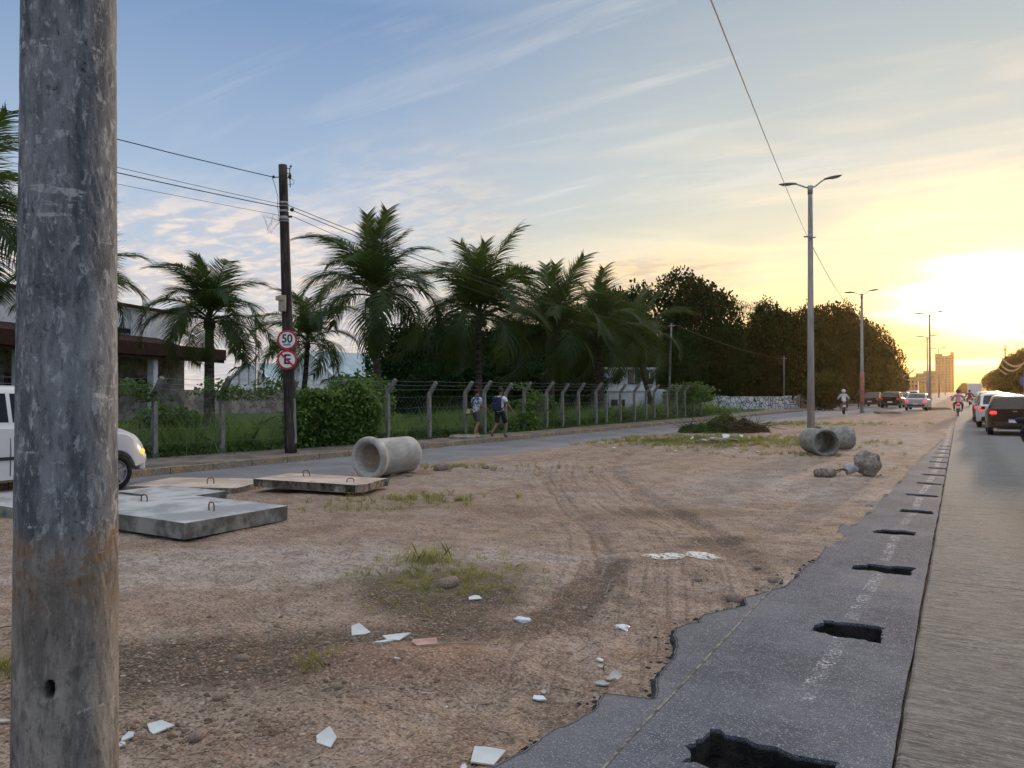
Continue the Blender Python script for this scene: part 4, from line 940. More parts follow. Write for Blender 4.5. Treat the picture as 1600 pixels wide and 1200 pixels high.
sign_white = flat('sign_white', (.78, .78, .78), .4); sign_red = flat('sign_red', (.52, .015, .02), .4); sign_black = flat('sign_black', (.012, .012, .012), .4)
def sign(label, v, content):
    z = PZ - .20; c = Vector((*at(448.5, z), ht(v, z))); t = thing('road_sign', label, 'road sign', c, YAW + R(4), 'round signs strapped to the utility pole')
    M_ = Matrix.Rotation(R(90), 3, 'X')
    def disc(r0, r1, y0, y1, name, mat):
        mb = MB(); prof = [(max(r0, .0001), y0), (r1, y0), (r1, y1), (max(r0, .0001), y1)]; mb.lathe(prof, 48, (0, 0, 0), 'Y'); link(name, recalc(mb.mesh(name)), mat, t)
    disc(0, .245, .0, .004, 'sign_plate', steel); disc(0, .205, -.004, -.001, 'sign_face', sign_white); disc(.196, .243, -.007, -.001, 'red_ring', sign_red)
    mb = MB(); mb.box((0, .06, .02), (.05, .11, .30)); mb.build('bracket', steel, t)
    if content == '50':
        me = new_text('50', .26, .002); link('speed_digits', me, sign_black, t, rot=(R(90), 0, 0), loc=(0, -.008, .025), scale=(1.02, 1.12, 1))
        me = new_text('km/h', .085, .002); link('unit_text', me, sign_black, t, rot=(R(90), 0, 0), loc=(0, -.008, -.115))
    else:
        me = new_text('E', .34, .002); link('letter', me, sign_black, t, rot=(R(90), 0, 0), loc=(.0, -.008, .0), scale=(1.1, 1, 1))
        mb = MB(); mb.box((0, 0, 0), (.42, .003, .045), M=Matrix.Rotation(R(45), 3, 'Y')); mb.build('slash', sign_red, t, loc=(0, -.013, 0))
sign('round red-ringed speed sign reading 50 km/h, upper one on the dark pole', 531, '50')
sign('round red-ringed sign with a crossed-out letter E, lower one on the dark pole', 562, 'E')

# thin pole by the fence end
B_z = 45; bx, by = at(1044, B_z); t = thing('thin_pole', 'thin pale leaning pole where the fence ends, holding the overhead wires', 'utility pole', (bx, by, .1)); Bt = Vector((4 / F * B_z * cY + .06, .06, ht(505, B_z) - .1))
mb = MB(); mb.tube([(0, 0, -.1), Bt * .5, Bt], [.075, .062, .05], 12); mb.build('pole_shaft', post_m, t, True); mb = MB(); mb.tube([Bt - Vector((.2, 0, .15)), Bt + Vector((.2, 0, -.15))], .03, 6); mb.build('crossarm', steel, t)
Bw = Vector((bx, by, .1)) + Bt
Pw = Vector((px_, py_, .13))
dx_, dy_ = at(1225, 82); t = thing('thin_pole', 'far thin pole in front of the dark trees where the wires end', 'utility pole', (dx_, dy_, .0)); mb = MB(); mb.tube([(0, 0, -.1), (0, 0, 5.4)], [.09, .07], 10); mb.build('pole_shaft', post_m, t, True)
mb = MB(); mb.tube([(-.3, 0, 5.1), (.3, 0, 5.1)], .04, 6); mb.build('crossarm', steel, t)
def wire(label, a, b, sag, rad=.008, group='overhead wires', n=24, wob=0, name='overhead_wire'):
    a = Vector(a); b = Vector(b); pts = []
    for k in range(n + 1):
        q = k / n; p = a.lerp(b, q); p.z -= sag * 4 * q * (1 - q)
        if wob: p.z += wob * sin(k * 1.9) * sin(pi * q)
        pts.append(p)
    mb = MB(); mb.tube(pts, rad, 5, cap=False); return tag(mb.build(name, wire_m), label, 'wire', group)
def P_(v, side=0.0): return Pw + pp(ht(v, PZ) - .13) + rt * side
Cp = Vector((-15.6, -22, 0))
wire('topmost wire arriving at the top of the dark pole from the left', Cp + Vector((0, 0, 8.6)), P_(276, -.24), .9, .011, n=60, wob=.012)
wire('wire from the left reaching the dark pole at its metal bands', Cp + Vector((0.2, 0, 7.9)), P_(318, -.1), .75, .006, n=40)
wire('thicker wire from the left, second below the topmost on the dark pole', Cp + Vector((0.4, 0, 7.5)), P_(323, -.1), .75, .011, n=40)
wire('lowest thin wire reaching the dark pole from the left', Cp + Vector((.3, 0, 6.6)), P_(336, -.1), .6, .005, n=40)
wire('upper wire running from the dark pole past the palms to the thin pole', P_(320, .1), Bw, .55, .009)
wire('middle wire running from the dark pole past the palms to the thin pole', P_(328, .2), Bw + Vector((.15, 0, -.22)), .60, .010)
wire('lower wire running from the dark pole past the palms to the thin pole', P_(337, .19), Bw + Vector((-.1, 0, -.60)), .75, .007)
wire('sagging wire from the thin pole on to the far thin pole', Bw, (dx_, dy_, 5.1), .35, .016)

# ------------------------------------------------------------------ street lamps
lamps = []
def lamp(label, u, z, vtop, parts=True, head=1.0, rzo=0.0, ):
    head = .78 if z < 50 else (.95 if z < 90 else 1.3); thk = 1 if z < 90 else 1.9
    x, y = at(u, z); g = gz(x, y); H_ = ht(vtop, z) - g; s = H_ / 10.2
    t = thing('street_lamp', label, 'street lamp', (x, y, g), rzo, 'twin-arm street lamps along the median')
    mb = MB(); mb.tube([(0, 0, -.3), (0, 0, H_ * .5), (0, 0, H_ * .94), (0, 0, H_)], [.155 * s, .125 * s, .095 * s, .09 * s], 20); mb.build('lamp_post', lamp_conc, t, True)
    mb = MB(); mb.tube([(0, 0, H_ - .25), (0, 0, H_ + .12)], .095 * s + .012, 16); mb.build('arm_collar', steel, t, True)
    for sgn in (-1, 1):
        el = (.42 if sgn > 0 else .22) * s; mb = MB()
        pts = [(0, 0, H_ + .02), (sgn * .20 * s, 0, H_ + .08 * s), (sgn * .44 * s, 0, H_ + .22 * s + (el - .3) * .4), (sgn * .58 * s, 0, H_ + .15 * s + el * .45)]
        mb.tube(pts, [.035 * s * thk, .032 * s * thk, .03 * s * thk, .028 * s * thk], 8); mb.build('lamp_arm', steel, t, True)
        tip = Vector(pts[-1]); a = R(9) if sgn > 0 else R(3)
        mb = MB(); bm = bmesh.new(); S = 10; rings = []
        for k in range(S + 1):
            q = k / S; w = (.055 + .10 * sin(min(1, q * 1.6) * pi / 2) - .06 * max(0, q - .75) * 4) * s * head; hh = (.035 + .055 * sin(pi * min(1, q * .9 + .12))) * s * head
            rings.append([(q * .92 * s * head - .05, w * cos(b), hh * sin(b) * (1 if sin(b) > 0 else .5)) for b in [2 * pi * j / 12 for j in range(12)]])
        vs = [p for rg in rings for p in rg]; mb.add(vs, [(i * 12 + j, i * 12 + (j + 1) % 12, (i + 1) * 12 + (j + 1) % 12, (i + 1) * 12 + j) for i in range(S) for j in range(12)] + [tuple(range(11, -1, -1)), tuple(S * 12 + j for j in range(12))])
        o = mb.build('lamp_head', lamp_m, t, True); o.matrix_local = Matrix.Translation(tip) @ Matrix.Rotation(0 if sgn > 0 else pi, 4, 'Z') @ Matrix.Rotation(-a, 4, 'Y')
        mb = MB(); mb.ell((.50 * s * head, 0, -.045 * s), (.26 * s * head, .09 * s * head, .03 * s), 12, 6); mb.build('lamp_lens', lensoff, o, True)
    return t, Vector((x, y, g)), H_
L1 = lamp('tall twin-arm street lamp nearest the camera, behind the greenish pipes', 1267, 33.0, 294, rzo=R(10))
mb = MB(); hb = ht(370, 33) - L1[1].z; mb.tube([(-.05, 0, hb), (.05, 0, hb)], .16, 12); mb.box((-.16, -.05, hb + .02), (.22, .06, .06)); mb.box((.14, .02, hb - .02), (.16, .05, .05)); mb.build('cable_clamp', steel, L1[0])
L2 = lamp('second twin-arm street lamp along the median, beside the motorcyclist in white', 1347, 57.5, 461, rzo=R(12))
mb = MB(); mb.tube([(0, 0, .65), (0, 0, 3.1)], .158, 16); mb.build('painted_band', mottled('faded_red_band', (.30, .12, .09), (.42, .20, .15), 5), L2[0], True)
L3 = lamp('third twin-arm street lamp along the median, right of the silver sedan', 1453, 100, 493, rzo=R(14))
lamp('fourth twin-arm street lamp, partly behind the third one', 1449, 140, 528, rzo=R(14))
lamp('fifth twin-arm street lamp, before the golden tower', 1467, 185, 546, rzo=R(14))
lamp('small distant twin-arm street lamp between fifth lamp and tower edge', 1477, 270, 558, rzo=R(14))
T1 = L1[1] + Vector((-.1, 0, hb)); T2 = L2[1] + Vector((0, 0, ht(497, 57.5) - L2[1].z)); T3 = L3[1] + Vector((0, 0, ht(528, 100)))
wire('twisted cable coming from overhead down to the near street lamp', Vector((*at(1090, 6.5), ht(-60, 6.5) + .0)), T1, .10, .007, 'cable strung along the lamps', 90, .006, 'lamp_cable')
wire('cable sagging from the near street lamp to the second lamp', T1, T2, .55, .014, 'cable strung along the lamps', 30, 0, 'lamp_cable')
wire('cable sagging from the second street lamp to the third lamp', T2, T3, 1.3, .022, 'cable strung along the lamps', 30, 0, 'lamp_cable')

# ------------------------------------------------------------------ buildings on the left
wallw = mottled('white_plaster', (.58, .59, .61), (.72, .73, .74), 1.2, .85, .2, .2, .01, obj=True, c=(.46, .45, .44))
walld = mottled('stained_plaster', (.20, .18, .16), (.38, .35, .32), 1.5, .9, .15, .3, .02, c=(.12, .11, .10))
roofm = mottled('dark_red_tiles', (.035, .016, .014), (.075, .032, .028), 3, .9, .15, .6, .04, stretch=(1, 6, 1), c=(.04, .025, .02))
frame_m = flat('dark_frame', (.05, .05, .055), .5); bluep = flat('blue_frame', (.05, .16, .38), .5); win_g = Mat('window_glass').col((.02, .022, .026), .12, .8).m
z0 = 36.0; A0 = at(172, z0); bd = math.atan2(.986, .164)  # building line in camera space -> world
bt = thing('long_building', 'long low white building with dark red canopy behind the left palms', 'building', (A0[0], A0[1], .1), YAW - (pi / 2 - bd))
# local +Y runs along the facade (away), local -X goes back
def bb(name, c, d, mat, parent=bt, bv=0): 
    mb = MB(); mb.box(c, d); me = mb.mesh(name)
    if bv: bevel(me, bv)
    return link(name, me, mat, parent)
bb('lower_wall', (-2.2, -4.4, 1.7), (.25, 27.2, 3.4), walld); bb('end_wall', (-5.2, 9.2, 1.7), (5.9, .25, 3.4), walld)
bb('upper_wall', (-4.2, -3.4, 4.85), (.3, 29.2, 2.9), wallw); bb('upper_end_wall', (-7.9, 11.05, 4.85), (7.1, .3, 2.9), wallw)
mb = MB(); mb.add([(.25, -18, 3.42), (.25, 9.6, 3.42), (-4.1, 9.6, 4.75), (-4.1, -18, 4.75), (.25, -18, 3.2), (.25, 9.6, 3.2), (-4.1, 9.6, 4.5), (-4.1, -18, 4.5)], [(0, 1, 2, 3), (7, 6, 5, 4), (0, 4, 5, 1), (1, 5, 6, 2), (3, 7, 4, 0)]); mb.build('canopy_roof', roofm, bt)
bb('canopy_fascia', (.30, -4.2, 3.68), (.12, 27.6, .62), roofm)
bb('roof_edge', (-4.2, -3.4, 6.38), (.9, 29.8, .16), roofm); bb('gutter', (-4.0, -3.4, 6.24), (.2, 29.2, .1), wallw)
for yv in (-14, -9.6, -5.2, -.8, 3.4, 8.6): bb('pillar', (-.15, yv, 1.6), (.35, .35, 3.2), wallw)
for k, yv in enumerate((-12, -7.4, -3.0, 1.4, 5.6)):
    w = bb('window', (-2.05, yv, 1.75), (.06, 1.7, 1.3), frame_m); 
    mb = MB(); mb.box((.045, 0, 0), (.01, 1.56, 1.16)); mb.build('pane', win_g, w, loc=(0, 0, 0)); w.data.transform(Matrix.Identity(4))
    w.children[0].location = (-2.05, yv, 1.75)
    for q in (-.4, .4):
        mb = MB(); mb.box((-2.0 + .03, yv + q, 1.75), (.04, .05, 1.2)); mb.build('mullion', frame_m, w)
for k, yv in enumerate((-6.5, 1.9, 4.3, 6.4)):
    w = bb('window', (-4.02, yv, 4.95), (.06, 1.5, .34), bluep if k % 2 else frame_m); mb = MB(); mb.box((-3.985, yv, 4.95), (.02, 1.36, .24)); mb.build('pane', win_g, w)
for yv in (3.4, 7.0): bb('downpipe', (-4.0, yv, 5.4), (.08, .08, 1.5), wallw)
# greenhouse-like hall behind
x, y = at(560, 95); hall = thing('gabled_hall', 'pale gabled hall with blue-white sheet roof behind the palms', 'building', (x, y, .1), YAW + R(-35))
sheet = Mat('roof_sheet'); P = sheet.pos((1, 1, 1), True); wv = sheet.mth('FRACT', sheet.mth('MULTIPLY', sheet.xyz(P)[1], .5)); n = sheet.noise(P, .6, 4)
sheet.col(sheet.mix(sheet.rng(wv, .93, .99), sheet.mix(sheet.rng(n, .3, .7), (.26, .36, .40), (.38, .48, .52)), (.16, .2, .22)), .5, .4)
def hallpart(cx, cy, w, L, he, hr):
    mb = MB(); mb.add([(cx - w / 2, cy - L / 2, he), (cx, cy - L / 2, hr), (cx, cy + L / 2, hr), (cx - w / 2, cy + L / 2, he)], [(0, 1, 2, 3)]); mb.add([(cx + w / 2, cy - L / 2, he), (cx, cy - L / 2, hr), (cx, cy + L / 2, hr), (cx + w / 2, cy + L / 2, he)], [(3, 2, 1, 0)])
    me = mb.mesh('roof'); bm = bmesh.new(); bm.from_mesh(me); bmesh.ops.solidify(bm, geom=bm.faces[:], thickness=.15); bm.to_mesh(me); bm.free(); link('roof', me, sheet.m, hall)
    mb = MB(); mb.prism([(cx - w / 2 + .1, cy - L / 2 + .1), (cx + w / 2 - .1, cy - L / 2 + .1), (cx + w / 2 - .1, cy + L / 2 - .1), (cx - w / 2 + .1, cy + L / 2 - .1)], 0, he - .2); mb.build('wall', wallw, hall)
    mb = MB(); mb.add([(cx - w / 2 + .1, cy - L / 2 + .12, he - .2), (cx + w / 2 - .1, cy - L / 2 + .12, he - .2), (cx, cy - L / 2 + .12, hr - .25)], [(0, 1, 2)]); mb.build('gable', wallw, hall)
    for s in (-1, 1):
        mb = MB(); mb.tube([(cx + s * (w / 2 + .05), cy - L / 2 - .05, he + .05), (cx, cy - L / 2 - .05, hr + .12)], .14, 6); mb.build('verge_trim', MATS['white_paint'], hall)
    for k in range(5):
        mb = MB(); q = (k - 2) / 5 * w; mb.tube([(cx + q, cy - L / 2 - .02, he - .3), (cx + q, cy - L / 2 - .02, he + (hr - he) * (1 - abs(q) / (w / 2)) - .3)], .06, 5); mb.build('gable_post', steel, hall)
hallpart(0, 0, 9, 16, 3.2, 6.2); hallpart(-15, 3, 10, 16, 2.6, 5.2)
x, y = at(400, 62); t = thing('antenna_mast', 'thin mast with short crossbar above the long building, left of the dark pole', 'mast', (x, y, 0)); Hm = ht(493, 62)
mb = MB(); mb.tube([(0, 0, 0), (0, 0, Hm)], .07, 8); mb.build('mast_pole', steel, t); mb = MB(); mb.tube([(-.5, -.2, Hm), (.5, .2, Hm)], .08, 6); mb.build('crossbar', steel, t)
# small white house
hz_ = 53; x, y = at(988, hz_); hs = thing('white_house', 'small two-storey white house half hidden by the right-hand palms', 'building', (x, y, .1), YAW + R(4)); wv_ = mottled('house_white', (.50, .53, .57), (.64, .66, .70), 2, .8)
Hh = ht(577, hz_) - .1; bbh = lambda n, c, d, m_: bb(n, c, d, m_, hs)
bbh('wall', (0, 2, Hh / 2), (3.3, 4, Hh), wv_); bbh('roof', (0, 2, Hh + .06), (3.8, 4.5, .14), wallw); bbh('floor_band', (0, -.02, 1.62), (3.5, .1, .16), wallw); bbh('side_wall', (2.1, 2.0, .85), (.9, 3, 1.7), wv_)
for (wx, wz, ww, wh) in ((-1.1, 2.45, .5, .7), (.12, 2.55, .85, 1.0), (1.2, 2.5, .5, .9), (-1.0, .75, .95, .45), (1.25, .85, .5, .4)):
    w = bbh('window', (wx, -.012, wz), (ww, .07, wh), frame_m); mb = MB(); mb.box((wx, -.055, wz), (ww - .12, .02, wh - .12)); mb.build('pane', win_g, w)
    mb = MB(); mb.box((wx, -.07, wz), (.05, .02, wh - .06)); mb.build('mullion', wallw, w)
bbh('door', (.0, -.012, .72), (.6, .06, 1.4), wallw)
# white stone wall
wall_m = Mat('whitewashed_stone'); P = wall_m.pos(); v1 = wall_m.voro(P, 2.6, 'DISTANCE_TO_EDGE'); n = wall_m.noise(P, 2, 5, .65)
c = wall_m.mix(wall_m.rng(n, .42, .62), (.62, .63, .64), (.36, .36, .36)); c = wall_m.mix(wall_m.rng(v1, .07, .03), c, (.03, .03, .03)); wall_m.col(c, .9, .2); wall_m.bump(wall_m.rng(v1, 0, .15), .8, .03)
def wallseg(name, pts, h, mat, label, cat='wall', thk=.3):
    mb = MB(); vs = []; 
    P3 = []
    for (a, b) in zip(pts[:-1], pts[1:]):
        for k in range(12): P3.append((a[0] + (b[0] - a[0]) * k / 12, a[1] + (b[1] - a[1]) * k / 12))
    P3.append(pts[-1])
    for i, (x, y) in enumerate(P3):
        j = min(i + 1, len(P3) - 1); k = max(i - 1, 0); tx, ty = P3[j][0] - P3[k][0], P3[j][1] - P3[k][1]; L = math.hypot(tx, ty); nx_, ny_ = -ty / L * thk / 2, tx / L * thk / 2; hh = h + .05 * float(vnoise(i * .7, 2))
        vs += [(x - nx_, y - ny_, -.1), (x - nx_, y - ny_, hh), (x + nx_, y + ny_, hh), (x + nx_, y + ny_, -.1)]
    n = len(P3); mb.add(vs, [(i * 4 + k, i * 4 + k + 1, (i + 1) * 4 + k + 1, (i + 1) * 4 + k) for i in range(n - 1) for k in range(3)] + [(0, 1, 2, 3), ((n - 1) * 4 + 3, (n - 1) * 4 + 2, (n - 1) * 4 + 1, (n - 1) * 4)])
    o = mb.build(name, mat); return tag(o, label, cat)
wallseg('stone_wall', [at(1093, 63), at(1170, 64), at(1248, 67)], 1.22, wall_m.m, 'whitewashed rubble stone wall with dark joints under the big trees')
wd = mottled('brown_wall', (.10, .075, .055), (.20, .15, .11), 3, .9)  # dark brown mottled wall colour
wallseg('boundary_wall', [at(1249, 68), at(1300, 84), at(1345, 105), at(1385, 140)], 1.35, wd, 'long low brown boundary wall behind the far left carriageway')

wallseg('garden_wall', [at(150, 44), at(300, 50), at(470, 58)], 1.75, walld, 'low stained garden wall behind the left palms, beyond the grass')
# far buildings
gold = mottled('far_facade', (.42, .26, .12), (.56, .36, .18), .05, .8, .2, 0, obj=True)
def far_block(label, u0, u1, z, vt, dep=30, wins=(6, 12), step=None):
    x0, y0 = at(u0, z); x1, y1 = at(u1, z); w = math.hypot(x1 - x0, y1 - y0); t = thing('apartment_tower' if vt < 570 else 'far_building', label, 'building', ((x0 + x1) / 2, (y0 + y1) / 2, 0), R(1.5)); h = ht(vt, z)
    mb = MB(); mb.box((0, dep / 2, h / 2), (w, dep, h)); mb.build('wall', gold, t)
    if step:
        for (a, b, hh) in step: mb = MB(); mb.box((w * (a + b) / 2, dep * .4, h + hh / 2), (w * (b - a), dep * .5, hh)); mb.build('roof_block', gold, t)
    nx_, nz_ = wins; mb = MB(); mb.box((0, 0, 0), (w / nx_ * .42, .3, h / nz_ * .42)); wm_ = mb.mesh('window')
    for i in range(nx_):
        for j in range(nz_): link('window', wm_, win_g, t, loc=(-w / 2 + w * (i + .5) / nx_, -.1, h * (j + .7) / (nz_ + .6)))
    return t
far_block('tall golden apartment tower silhouetted at the end of the road', 1463, 1489, 620, 556, 30, (6, 13), [(-.5, -.1, 2.0), (.32, .5, 3.2)])
far_block('wide stepped block adjoining the tower on its left', 1452, 1463, 560, 579, 26, (4, 6))
far_block('pale mid-rise block left of the stepped one', 1432, 1453, 500, 583, 24, (5, 6), [(.0, .4, 1.5)])
far_block('low pale building beyond the end of the tree row', 1414, 1433, 330, 589, 20, (4, 3))
# right-hand frontage: low walls and posts
x, y = 8.2, 128
def front(label, x, y, w, d, h, mat, nm='roadside_building'):
    t = thing(nm, label, 'building', (x, y, 0)); mb = MB(); mb.box((0, 0, h / 2), (w, d, h)); mb.build('wall', mat, t)
    mb = MB(); mb.box((0, 0, h + .08), (w + .3, d + .3, .16)); mb.build('roof', walld, t)
    for k in range(3):
        mb = MB(); mb.box((-w / 2 - .03, -d / 2 + d * (k + .5) / 3, 1.2), (.1, d * .16, 2.1)); mb.build('door', frame_m, t)
    mb = MB(); mb.box((0, -d / 2 - .03, h * .55), (w * .5, .1, h * .3)); mb.build('window', win_g, t)
front('low pale shop building at the right edge under golden trees', 11.6, 130, 4.5, 16, 3.4, wallw)
front('low brown shop building behind the first right-hand tree', 12.6, 168, 5, 20, 3.2, walld)
t = thing('blue_sign_board', 'small blue board on a post at the right edge of the road', 'sign', (6.9, 116, 0)); mb = MB(); mb.tube([(0, 0, 0), (0, 0, 3.4)], .06, 8); mb.build('sign_post', steel, t); mb = MB(); mb.box((0, 0, 2.9), (.9, .05, 1.1)); mb.build('sign_panel', flat('board_blue', (.03, .08, .30), .5), t)
t = thing('utility_pole', 'dark utility pole with fittings at the very right edge', 'utility pole', (7.55, 118, 0)); mb = MB(); mb.tube([(0, 0, 0), (0, 0, 10.8)], [.2, .13], 12); mb.build('pole_shaft', pole_m, t, True); mb = MB(); mb.tube([(-.8, 0, 9.2), (.5, 0, 9.2)], .06, 6); mb.tube([(-.6, 0, 8.2), (.5, 0, 8.2)], .06, 6); mb.build('crossarm', pole_m, t)
t = thing('utility_pole', 'thin far utility pole among the right-hand trees', 'utility pole', (8.0, 190, 0)); mb = MB(); mb.tube([(0, 0, 0), (0, 0, 11.0)], [.18, .12], 10); mb.build('pole_shaft', pole_m, t, True); mb = MB(); mb.tube([(-.8, 0, 10.2), (.8, 0, 10.2)], .06, 6); mb.build('crossarm', pole_m, t)
# swags of pale pennant tape across the road
pen = flat('pennant_tape', (.62, .48, .30), .5)
for i, (xa, xb, y, h, lb) in enumerate([(-10.5, -6.2, 135, 5.2, 'pale decorative swag left of the third lamp, nearest'), (-10.5, -4.6, 160, 5.0, 'pale decorative swag behind the third lamp'), (-9, -4.2, 190, 5.2, 'pale decorative swag below the fifth lamp'), (4.6, 7.8, 120, 6.3, 'pale decorative swag hanging before the right-hand trees, nearest'), (4.9, 8.0, 134, 6.0, 'pale decorative swag hanging before the right-hand trees, second'), (5.2, 8.4, 150, 5.8, 'pale decorative swag hanging before the right-hand trees, farthest')]):
    mb = MB(); n = 20; vs = []
    for k in range(n + 1):
        q = k / n; x = xa + (xb - xa) * q; z = h - 1.3 * 4 * q * (1 - q); vs += [(x, y, z), (x, y + .05, z - .22 - .1 * (k % 2))]
    mb.add(vs, [(2 * k, 2 * k + 1, 2 * k + 3, 2 * k + 2) for k in range(n)]); tag(mb.build('pennant_swag', pen), lb, 'decoration', 'pennant swags over the road')

# ================================================================== PEOPLE
def skin(name, V, E, sub=1):
    me = bpy.data.meshes.new(name); me.from_pydata([v[:3] for v in V], E, []); o = bpy.data.objects.new(name, me); col.objects.link(o)
    md = o.modifiers.new('s', 'SKIN'); md.use_smooth_shade = True
    for i, v in enumerate(V):
        sv = me.skin_vertices[0].data[i]; r = v[3]; sv.radius = (r, v[4] if len(v) > 4 else r); sv.use_root = (i == 0)
    ss = o.modifiers.new('u', 'SUBSURF'); ss.levels = sub; ss.render_levels = sub
    m2 = bpy.data.meshes.new_from_object(o.evaluated_get(bpy.context.evaluated_depsgraph_get())); bpy.data.objects.remove(o); m2.name = name; m2.materials.clear(); return m2
def skin_tone(n, a): return mottled(n, tuple(x * .9 for x in a), a, 8, .55, .4, .1, .002)
skin_a = skin_tone('skin_brown', (.30, .16, .10)); skin_b = skin_tone('skin_dark', (.20, .105, .065)); hair_m = flat('dark_hair', (.012, .010, .009), .6)
WALK = dict(pel=(0, 0, .95), chest=(0, .03, 1.32), neck=(0, .04, 1.50), head=(0, .06, 1.66),
    kneeR=(.10, .22, .53), ankR=(.09, .17, .09), toeR=(.11, .33, .05), kneeL=(-.10, -.02, .50), ankL=(-.09, -.36, .20), toeL=(-.10, -.30, .05),
    elR=(.29, -.12, 1.15), wrR=(.31, -.02, .90), elL=(-.28, .08, 1.15), wrL=(-.27, .26, .98))
def person(label, loc, rz, s, J, skinm, shirt, pants, sleeve=.55, leg=.75, shoes=None, helmet=None, hairm=hair_m, fcurl=.5):
    t = thing('person', label, 'person', loc, rz); t.scale = (s, s, s); v = lambda k: Vector(J[k])
    V = []; E = []
    def a(p, r, par=None, r2=None):
        V.append((p[0], p[1], p[2], r, r2 or r)); 
        if par is not None: E.append((par, len(V) - 1))
        return len(V) - 1
    pel, ch, nk, hd = v('pel'), v('chest'), v('neck'), v('head'); up = (hd - nk).normalized()
    i0 = a(pel, .135, None, .10); i1 = a(pel.lerp(ch, .4), .125, i0, .095); i2 = a(ch, .150, i1, .105); i3 = a(ch.lerp(nk, .6), .10, i2, .08); i4 = a(nk, .052, i3); i5 = a(nk + up * .07 + Vector((0, .01, 0)), .062, i4)
    i6 = a(hd, .083, i5, .10); a(hd + up * .085, .062, i6, .075)
    a(hd + Vector((0, .098, -.02)), .014, i6)                                   # nose
    for sx in (-1, 1): a(hd + Vector((sx * .086, .0, -.01)), .016, i6)           # ears
    for sx, S in ((1, 'R'), (-1, 'L')):
        sh = ch.lerp(nk, .45) + Vector((sx * .175, 0, 0)); q = a(sh, .060, i3); e = v('el' + S); w = v('wr' + S)
        q = a(sh.lerp(e, .5), .047, q); q = a(e, .038, q); q = a(e.lerp(w, .4), .038, q); q = a(w, .025, q); d = (w - e).normalized()
        pm_ = w + d * .055; q = a(pm_, .030, q, .018)
        side = d.cross(Vector((sx, 0, 0))); side = side.normalized() if side.length > .1 else Vector((0, 1, 0)); inw = d.cross(side).normalized() * -sx
        for f in range(4):
            o = side * (.030 - .020 * f); L = (.070, .082, .076, .058)[f]; b = a(pm_ + d * .03 + o, .0095, q); c_ = a(pm_ + d * (.03 + L * .5) + o + inw * .008 * fcurl * 2, .0085, b); a(pm_ + d * (.03 + L * .85) + o + inw * (.045 * fcurl), .0075, c_)
        b = a(w + d * .03 + side * .034, .011, q); a(w + d * .075 + side * .055 + inw * .012, .009, b)
        hp = pel + Vector((sx * .095, 0, -.04)); q = a(hp, .092, i0); kn = v('knee' + S); an = v('ank' + S); to = v('toe' + S)
        q = a(hp.lerp(kn, .5), .078, q); q = a(kn, .054, q); q = a(kn.lerp(an, .35), .055, q); q = a(an, .036, q); q = a(an.lerp(to, .5) + Vector((0, 0, -.008)), .036, q); a(to, .026, q, .034)
    link('body', skin('body', V, E, 2), skinm, t, True)
    for sx in (-1, 1):
        mb = MB(); mb.ell(hd + Vector((sx * .033, .094, .012)), (.013, .008, .009), 8, 6); mb.build('eye', sign_white if 'sign_white' in globals() else None, t, True)
    mb = MB(); mb.ell(hd + Vector((0, .088, -.062)), (.026, .010, .007), 8, 6); mb.build('mouth', flat('lips_%d' % len(V), (.25, .08, .07)) if False else skinm, t, True)
    # shirt
    V = []; E = []
    i0 = a(pel + Vector((0, 0, -.12)), .160, None, .128); i0 = a(pel + Vector((0, 0, .0)), .156, i0, .124); i1 = a(pel.lerp(ch, .4), .150, i0, .118); i2 = a(ch, .172, i1, .128); i3 = a(ch.lerp(nk, .62), .115, i2, .095); a(nk + Vector((0, 0, -.01)), .066, i3)
    for sx, S in ((1, 'R'), (-1, 'L')):
        sh = ch.lerp(nk, .45) + Vector((sx * .175, 0, 0)); q = a(sh, .078, i3); e = v('el' + S); w = v('wr' + S)
        if sleeve <= 1: q = a(sh.lerp(e, sleeve), .070, q)
        else: q = a(e, .060, q); q = a(e.lerp(w, .9), .045, q)
    link('shirt', skin('shirt', V, E, 2), shirt, t, True)
    V = []; E = []; i0 = a(pel + Vector((0, 0, .06)), .142, None, .112)
    for sx, S in ((1, 'R'), (-1, 'L')):
        hp = pel + Vector((sx * .095, 0, -.05)); kn = v('knee' + S); an = v('ank' + S); q = a(hp, .108, i0); q = a(hp.lerp(kn, .55), .097, q)
        if leg <= 1: q = a(hp.lerp(kn, leg + .15), .088, q)
        else: q = a(kn, .072, q); q = a(kn.lerp(an, .92), .055, q)
    link('shorts' if leg <= 1 else 'trousers', skin('shorts', V, E, 2), pants, t, True)
    if helmet:
        mb = MB(); mb.ell(hd + Vector((0, .0, .03)), (.135, .155, .135), 20, 14); mb.build('helmet', helmet, t, True)
        mb = MB(); mb.ell(hd + Vector((0, .05, .02)), (.118, .118, .06), 16, 10); mb.build('visor', glass_d, t, True)
    else:
        mb = MB(); n = 18; mb.ell(hd + Vector((0, -.015, .035)), (.094, .108, .088), n, 12); mb.build('hair', hairm, t, True)
    if shoes:
        for S in 'RL':
            an, to = v('ank' + S), v('toe' + S); V = []; E = []; q = a(an + Vector((0, -.02, -.02)), .045); q = a(an.lerp(to, .5) + Vector((0, 0, -.01)), .045, q); a(to, .032, q, .042); link('shoe', skin('shoe', V, E, 1), shoes, t, True)
    return t
fl = Mat('patterned_shirt'); P = fl.pos((1, 1, 1), True); n = fl.noise(P, 13, 3, .5, 1.0); n2 = fl.noise(P, 26, 3); fl.col(fl.mix(fl.rng(n, .50, .54), fl.mix(fl.rng(n2, .45, .6), (.50, .55, .66), (.66, .68, .74)), (.08, .10, .22)), .8)
w1 = gp(744, 681, .14); w2 = gp(781, 684, .14)
